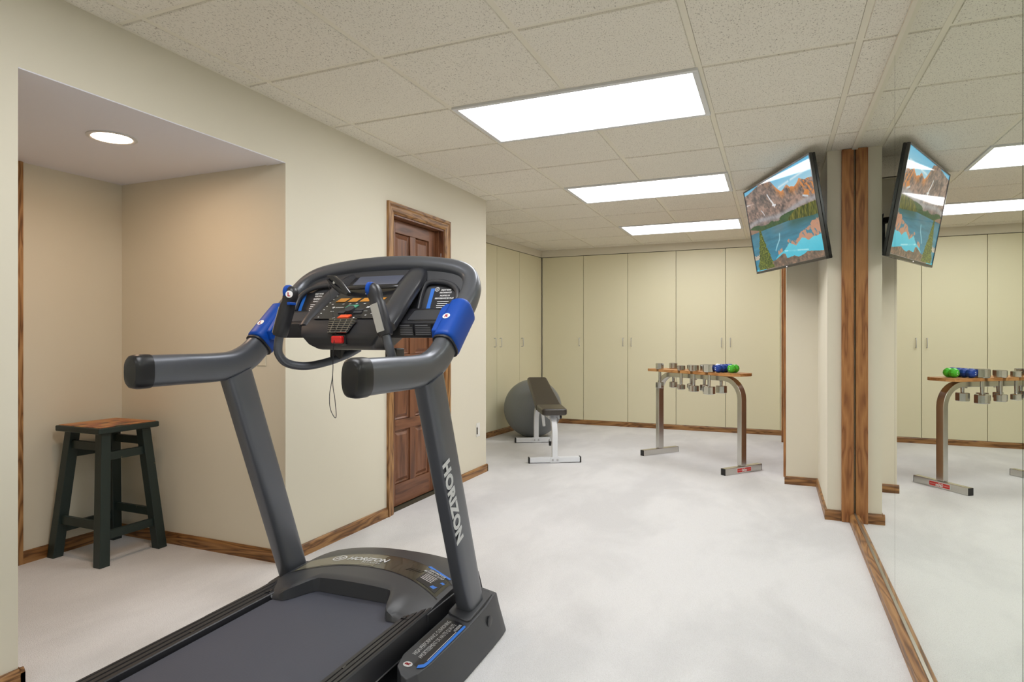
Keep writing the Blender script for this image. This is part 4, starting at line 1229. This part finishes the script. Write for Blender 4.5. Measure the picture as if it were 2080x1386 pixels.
# pulse-grip pods on bent tubes
for sg in (-1, 1):
    top = Vector((sg * .172, -.242, 1.312)); bot = Vector((sg * .226, -.246, 1.146))
    ax = (top - bot).normalized()
    pts = [bot, bot + ax * .01, bot + ax * .05, bot + ax * .115, bot + ax * .128, bot + ax * .142, bot + ax * .160, bot + ax * .176, bot + ax * .186]
    su = [.023, .0255, .026, .0255, .0225, .0245, .0245, .0205, .009]; sv = [.022, .025, .0255, .0245, .021, .0235, .0235, .0195, .009]
    bm = bmesh.new(); sweep(bm, pts, su, sv, hints=(0, -1, .1), n=20, e=2.6)
    pod = link('pulse_grip', bm, 'tm_black', TM, smooth=True, angle=55)
    side = ax.cross(Vector((0, -1, 0))).normalized()           # sideways normal
    pc = bot + ax * .062
    for nn in ((Vector((sg * .0, -1, .08)),)):
        rr = ax.cross(nn).normalized()
        off = Vector((.0, 0, 0))
        # steel sensor plate faces the user
        if sg > 0: plt('sensor_plate', 'steel', pod, bot + ax * .012 - rr * .0145 + nn.normalized() * .0248, rr, ax, .029, .098, .0022)
        else: plt('sensor_plate', 'steel', pod, bot + ax * .012 + Vector((-.0262, .012, 0)), (0, -1, 0), ax, .024, .098, .0022)
    bm = bmesh.new()
    cc_ = bot + ax * .166 + Vector((-.0095, -.004, 0))
    lathe(bm, [(.022, -.007), (.0255, -.005), (.0255, .005), (.022, .007)], 28, axis='X', c=cc_)
    link('speed_dial', bm, 'tm_blue', pod, smooth=True, angle=40)
    if sg < 0:
        disc('side_marker', 'white_disc', pod, bot + ax * .156 + Vector((.012, -.0215, 0)), (.85, .35, 0), (0, 0, 1), .0125, .004)
        text('marker_letter', 'L', .019, 'red_print', pod, bot + ax * .156 + Vector((.0085, -.0275, -.007)), (.85, .35, 0), (0, 0, 1), depth=.0006, offset=.0009)
        bx('side_button', 'tm_blue', pod, -.172, -.160, -.270, -.235, 1.256, 1.266, bevel=.002)
    s = sg
    pth = [tuple(bot + ax * .01), (s * .235, -.243, 1.112), (s * .240, -.232, 1.076), (s * .230, -.200, 1.044), (s * .192, -.148, 1.032), (s * .145, -.085, 1.045), (s * .10, -.02, 1.072), (s * .07, .02, 1.098)]
    bm = bmesh.new(); sweep(bm, catmull(pth, 6), .0155, .0155, n=16)
    link('grip_tube', bm, 'tm_grey', TM, smooth=True, angle=60)
bx('tube_clamp', 'tm_black', TM, .10, .15, -.06, .0, 1.055, 1.10, bevel=.006)
bx('tube_clamp', 'tm_black', TM, -.15, -.10, -.06, .0, 1.055, 1.10, bevel=.006)

# ------------------------------------------------------------------ dumbbell rack
RK = empty('dumbbell_rack', (-.651, 5.874, FL), R(-37), label='nickel-tube dumbbell rack with a thin wooden board on top', cat='rack')
# local: x along the rack (to the right-front), y across (+ = away)
tw = .034
def rect_tube(name, parent, pts, hint, su, sv, k=0):
    bm = bmesh.new(); sweep(bm, pts, su, sv, hints=hint, n=4 * 6, e=14.)
    return link(name, bm, 'rack_steel', parent, smooth=True, angle=40)
ztop = .785; Rr = .17
pth = [(-.49, 0, .058)]
for k_ in range(9):
    a_ = R(180 - 90 * k_ / 8); pth.append((-.49 + Rr + Rr * math.cos(a_), 0, ztop - Rr + Rr * math.sin(a_)))
for k_ in range(9):
    a_ = R(90 - 90 * k_ / 8); pth.append((.49 - Rr + Rr * math.cos(a_), 0, ztop - Rr + Rr * math.sin(a_)))
pth.append((.49, 0, .058))
hints = []
for i, p in enumerate(pth): hints.append(Vector((0, 1, 0)))
bm = bmesh.new()
# square section sweep
sq = [(-1, -1), (1, -1), (1, 1), (-1, 1)]
rings = []
for i, p in enumerate(pth):
    T3 = (Vector(pth[min(i + 1, len(pth) - 1)]) - Vector(pth[max(i - 1, 0)])).normalized(); U3 = Vector((0, 1, 0)); V3 = T3.cross(U3)
    rings.append([bm.verts.new(Vector(p) + U3 * (.032 * a_) + V3 * (.022 * b2)) for a_, b2 in sq])
for p, q in zip(rings[:-1], rings[1:]):
    for i in range(4): bm.faces.new((p[i], p[(i + 1) % 4], q[(i + 1) % 4], q[i]))
bm.faces.new(rings[0]); bm.faces.new(rings[-1])
link('frame', bm, 'rack_steel', RK, bevel=.004, angle=50)
for x in (-.49, .49):
    ft = bx('foot', 'rack_steel', RK, x - .024, x + .024, -.225, .225, 0, .056, bevel=.003)
    for y in (-.2285, .2285): bx('end_plug', 'black_cap', ft, x - .0235, x + .0235, min(y, y * .98), max(y, y * .98), .001, .055, bevel=.002)
M['rack_red'] = pmat('rack_label_red', srgb(214, 56, 50), .4)
bx('foot_label', 'rack_red', RK, .5135, .5155, -.085, .085, .012, .044)
bm = bmesh.new()
for a0, a1, z0, z1 in ((-.088, .088, .009, .0115), (-.088, .088, .0445, .047), (-.088, -.0855, .0115, .0445), (.0855, .088, .0115, .0445), (-.078, -.035, .027, .0285), (.035, .078, .027, .0285)):
    box(bm, .5136, .5162, a0, a1, z0, z1)
# label border and thin lines
link('label_border', bm, 'white_print', RK)
text('label_lettering', 'CalGym', .030, 'white_print', RK, (.5158, 0, .017), (0, 1, 0), (0, 0, 1), depth=.0006, offset=.0012, align='CENTER', sx=.62)
# board with notches: outline polygon with clipped corners
slots_f = (-.400, -.122, .033, .210); slots_b = (-.392, -.162, .0, .195)
yf, yb_ = -.115, .115
pts = [(-.545, yf + .01), (-.535, yf)]
for s in slots_f: pts += [(s - .014, yf), (s - .014, yf + .045), (s + .014, yf + .045), (s + .014, yf)]
pts += [(.50, yf), (.53, yf + .05), (.53, yb_ - .05), (.50, yb_)]
for s in slots_b[::-1]: pts += [(s + .014, yb_), (s + .014, yb_ - .045), (s - .014, yb_ - .045), (s - .014, yb_)]
pts += [(-.535, yb_), (-.545, yb_ - .01)]
bm = bmesh.new(); prism(bm, pts, 'Z', .812, .836)
link('board', bm, 'rack_board', RK)
bm = bmesh.new()
for x in (-.3, -.02, .26): box(bm, x - .025, x + .025, -.03, .03, .785, .812); lathe(bm, [(.008, .752), (.008, .765)], 8, c=(x, 0, 0))
link('board_block', bm, 'rack_steel', RK)

RM = Matrix.Translation((-.651, 5.874, FL)) @ Matrix.Rotation(R(-37), 4, 'Z')
def chrome_db(r, hh, L, label):
    """dumbbell standing upright: origin at the underside of its upper head"""
    t = empty('chrome_dumbbell', (0, 0, 0), 0, label=label, cat='dumbbell', group='chrome dumbbells hanging in the rack board')
    def head(z0):
        bm = bmesh.new(); n = 8; prof = []
        ringv = []
        for z, k_ in ((z0, .90), (z0 + .004, 1), (z0 + hh - .004, 1), (z0 + hh, .90)):
            row = []
            for i in range(n * 2):
                a_ = math.pi * i / n + .2; rr = r * k_ * (1.0 if i % 2 == 0 else .93)
                row.append(bm.verts.new((rr * math.cos(a_), rr * math.sin(a_), z)))
            ringv.append(row)
        for p, q in zip(ringv[:-1], ringv[1:]):
            for i in range(2 * n): bm.faces.new((p[i], p[(i + 1) % (2 * n)], q[(i + 1) % (2 * n)], q[i]))
        c0 = bm.verts.new((0, 0, z0 + hh - .006)); c1 = bm.verts.new((0, 0, z0 + .003))
        for i in range(2 * n): bm.faces.new((ringv[-1][i], ringv[-1][(i + 1) % (2 * n)], c0)); bm.faces.new((ringv[0][(i + 1) % (2 * n)], ringv[0][i], c1))
        return link('weight_head', bm, 'chrome', t)
    head(.0); head(-L + hh)
    bm = bmesh.new()
    lathe(bm, [(.0115, -L + 2 * hh - .01), (.0125, -L + 2 * hh + .01), (.0145, (-L + 2 * hh) / 2), (.0125, -.012), (.0115, .006)], 14)
    link('handle', bm, 'chrome', t, smooth=True)
    return t
specs = []
dl_f = ['chrome dumbbell hanging in the front edge of the rack board, over the left leg', 'chrome dumbbell hanging second from the left in the front edge of the rack board',
        'chrome dumbbell hanging third from the left in the front edge of the rack board', 'largest chrome dumbbell in the front edge of the rack board, beside the blue weights']
dl_b = ['chrome dumbbell hanging at the left of the back edge of the rack board', 'small chrome dumbbell in the back edge of the rack board, partly hidden by front ones',
        'chrome dumbbell in the back edge of the rack board, just behind the big front dumbbell', 'large chrome dumbbell in the back edge of the rack board, beneath the blue weights']
fr = [(.040, .056, .238), (.037, .046, .222), (.044, .056, .240), (.053, .068, .262)]
bk = [(.040, .056, .238), (.037, .046, .222), (.043, .054, .238), (.050, .066, .258)]
for i in range(4):
    for (s, y, (r_, hh, L), lb) in ((slots_f[i], yf + .030, fr[i], dl_f[i]), (slots_b[i], yb_ - .030, bk[i], dl_b[i])):
        t = chrome_db(r_, hh, L, lb)
        t.matrix_world = RM @ Matrix.Translation((s, y, .8365)) @ Matrix.Rotation(random.uniform(-.4, .4), 4, 'Z')

def round_db(mat, label, num, x, y, rz, r=.037, L=.113, name='vinyl_dumbbell'):
    t = empty(name, (0, 0, 0), 0, label=label, cat='dumbbell', group='small vinyl dumbbells lying on the rack board')
    for sg in (-1, 1):
        bm = bmesh.new(); c0 = L / 2 - .030
        prof = [(0, -.030), (.016, -.029), (r * .80, -.020), (r * .98, -.008), (r, .002), (r * .95, .012), (r * .7, .024), (.014, .029), (0, .030)]
        lathe(bm, [(a_, b2 * 1.05 + sg * c0) for a_, b2 in prof], 10, axis='X')
        link('weight_head', bm, mat, t, smooth=True, angle=25)
        text('number', num, .028, 'white_print', t, (sg * (L / 2 + .0005), -.009 * sg, -.010), (0, sg, 0), (0, 0, 1), depth=.0006, offset=.0008, sx=.9)
    bm = bmesh.new(); lathe(bm, [(.014, -L / 2 + .035), (.016, 0), (.014, L / 2 - .035)], 12, axis='X'); link('handle', bm, mat, t, smooth=True)
    t.matrix_world = RM @ Matrix.Translation((x, y, .836 + r * .985)) @ Matrix.Rotation(rz, 4, 'Z')
round_db('blue_weight', 'blue vinyl dumbbell on the rack board, the nearer of the two blue ones', '5', .312, -.057, R(-90))
round_db('blue_weight', 'blue vinyl dumbbell on the rack board, behind the other blue one', '5', .292, .059, R(-90))
round_db('green_weight', 'lime green vinyl dumbbell at the right end of the rack board', '3', .398, .005, R(-80), r=.037, L=.115)

# ------------------------------------------------------------------ weight bench
BX, BY = -1.850, 5.355
BA = math.atan2(6.306 - 5.335, -2.39 + 1.84) - R(90)
B_ = empty('weight_bench', (BX, BY, FL), BA, label='white-framed weight bench with black vinyl seat and raised backrest', cat='bench')
# local: y backwards along the bench, x to the right
for y, hw in ((0, .23), (1.10, .22)):
    ft = bx('foot_bar', 'white_enamel', B_, -hw, hw, y - .025, y + .025, .006, .052, bevel=.004)
    for sg in (-1, 1): bx('end_plug', 'black_cap', ft, min(sg * hw, sg * (hw + .012)), max(sg * hw, sg * (hw + .012)), y - .027, y + .027, .0, .054, bevel=.003)
    bx('gusset', 'white_enamel', ft, -.045, .045, y - .030, y - .025, .004, .056, bevel=.001)
    for x in (-.022, .022):
        bm = bmesh.new(); lathe(bm, [(.010, y - .036), (.010, y - .030)], 6, axis='Y', c=(x, 0, .03)); lathe(bm, [(.005, y - .040), (.005, y - .036)], 8, axis='Y', c=(x, 0, .03))
        link('bolt', bm, 'steel', ft)
def sqtube(name, pts, hx, hy, parent=B_, mat='white_enamel'):
    bm = bmesh.new(); P = [Vector(p) for p in pts]; rings = []
    for i, p in enumerate(P):
        T3 = (P[min(i + 1, len(P) - 1)] - P[max(i - 1, 0)]).normalized(); U3 = Vector((1, 0, 0)); U3 = (U3 - T3 * U3.dot(T3)).normalized(); V3 = T3.cross(U3)
        rings.append([bm.verts.new(p + U3 * (hx * a_) + V3 * (hy * b2)) for a_, b2 in sq])
    for p, q in zip(rings[:-1], rings[1:]):
        for i in range(4): bm.faces.new((p[i], p[(i + 1) % 4], q[(i + 1) % 4], q[i]))
    bm.faces.new(rings[0]); bm.faces.new(rings[-1])
    return link(name, bm, mat, parent, bevel=.004, angle=40)
sqtube('front_post', catmull([(0, 0, .05), (0, 0, .25), (0, .02, .33), (0, .07, .385), (0, .16, .41)], 4), .025, .025)
sqtube('main_rail', [(0, .10, .405), (0, .80, .405)], .025, .020)
sqtube('rear_post', catmull([(0, 1.10, .05), (0, 1.09, .26), (0, 1.04, .345), (0, .94, .395), (0, .78, .408)], 4), .025, .025)
bm = bmesh.new()
prism(bm, [(.02, .395), (.30, .400), (.30, .425), (.02, .425)], 'X', -.05, -.044); prism(bm, [(.02, .395), (.30, .400), (.30, .425), (.02, .425)], 'X', .044, .05)
box(bm, -.05, .05, .05, .28, .420, .427)
link('seat_bracket', bm, 'white_enamel', B_)
def pad(name, w0, w1, L, th, parent, mat):
    bm = bmesh.new()
    A = [(-w0, 0), (w0, 0), (w1, L), (-w1, L)]
    lo = [bm.verts.new((x, y, 0)) for x, y in A]; hi = [bm.verts.new((x, y, th)) for x, y in A]
    bm.faces.new(lo); bm.faces.new(hi)
    for i in range(4): bm.faces.new((lo[i], lo[(i + 1) % 4], hi[(i + 1) % 4], hi[i]))
    bmesh.ops.bevel(bm, geom=[e for e in bm.edges if abs(e.verts[0].co.z - e.verts[1].co.z) > .01], offset=.03, segments=4, affect='EDGES', profile=.5)
    return link(name, bm, mat, parent, bevel=.018, seg=4, angle=50)
s_ = pad('seat_pad', .115, .125, .31, .062, B_, 'vinyl'); s_.location = (0, -.02, .428); s_.rotation_euler = (R(2), 0, 0)
b_ = pad('back_pad', .125, .105, .80, .058, B_, 'vinyl'); b_.location = (0, .31, .432); b_.rotation_euler = (R(16.5), 0, 0)
sqtube('back_support', [(0, .33, .418), (0, 1.02, .625)], .02, .012)
sqtube('prop_bar', [(.0, .58, .25), (.0, .80, .545)], .014, .010)
sqtube('adjuster_strut', catmull([(.03, .10, .39), (.035, .22, .30), (.035, .33, .20), (.035, .42, .13)], 3), .010, .010)
bm = bmesh.new(); lathe(bm, [(.012, -.03), (.014, 0), (.012, .03)], 12, axis='Z', c=(.035, .43, .11)); link('pin_grip', bm, 'black_cap', B_, smooth=True)
bm = bmesh.new(); lathe(bm, [(.016, .03), (.020, .04), (.016, .06)], 14, axis='X', c=(.02, .08, .405)); link('adjuster_knob', bm, 'black_cap', B_, smooth=True)

# ------------------------------------------------------------------ exercise ball
bm = bmesh.new()
bmesh.ops.create_uvsphere(bm, u_segments=64, v_segments=40, radius=.332)
for v in bm.verts:
    v.co.z *= .992
o = link('exercise_ball', bm, 'ball', None, smooth=True, angle=180)
o.location = (-2.565, 6.66, FL + .3285)
o.rotation_euler = (0, 0, R(-48))
tag(o, 'large dark grey exercise ball behind the weight bench in the corner', 'exercise ball')
bm = bmesh.new(); lathe(bm, [(.0, -.004), (.012, -.003), (.012, .003), (.0, .004)], 16, axis='X', c=(.332, 0, .0)); link('valve_plug', bm, 'black_cap', o, smooth=True)

# ------------------------------------------------------------------ stool
ST = empty('bar_stool', (-3.262, 2.200, FL), 0, label='dark green painted wooden stool with a worn brown top in the alcove', cat='stool')
HT = .685
bm = bmesh.new()
box(bm, -.172, .172, -.165, .165, HT - .030, HT)
link('seat_frame', bm, 'stool_green', ST, bevel=.006)
bx('seat_top', 'seat_top', ST, -.160, .160, -.153, .153, HT - .002, HT + .0025, bevel=.001)
def legp(sx_, sy_, z):
    t_ = (HT - .03 - z) / (HT - .03)
    return sx_ * (.120 + .062 * t_), sy_ * (.108 + .050 * t_)
LS = .0235
for sx_ in (-1, 1):
    for sy_ in (-1, 1):
        bm = bmesh.new()
        A = []; B2 = []
        for q, z, ls in ((A, 0, .026), (B2, HT - .03, .025)):
            cx_, cy_ = legp(sx_, sy_, z)
            for a_, b2 in sq: q.append(bm.verts.new((cx_ + a_ * ls, cy_ + b2 * ls, z)))
        for i in range(4): bm.faces.new((A[i], A[(i + 1) % 4], B2[(i + 1) % 4], B2[i]))
        bm.faces.new(A); bm.faces.new(B2)
        link('leg', bm, 'stool_green', ST, bevel=.003)
def stretch(name, ax, s_, z, hh=.021, th=.011):
    a_ = legp(1, s_, z) if ax == 'X' else legp(s_, 1, z)
    if ax == 'X': bx(name, 'stool_green', ST, -a_[0] + .012, a_[0] - .012, a_[1] - th, a_[1] + th, z - hh, z + hh, bevel=.002)
    else: bx(name, 'stool_green', ST, a_[0] - th, a_[0] + th, -a_[1] + .012, a_[1] - .012, z - hh, z + hh, bevel=.002)
stretch('stretcher', 'X', -1, .585); stretch('stretcher', 'X', 1, .585)
stretch('stretcher', 'Y', 1, .535); stretch('stretcher', 'Y', -1, .535)
stretch('stretcher', 'X', -1, .195); stretch('stretcher', 'X', 1, .195)
stretch('stretcher', 'Y', 1, .145); stretch('stretcher', 'Y', -1, .145)
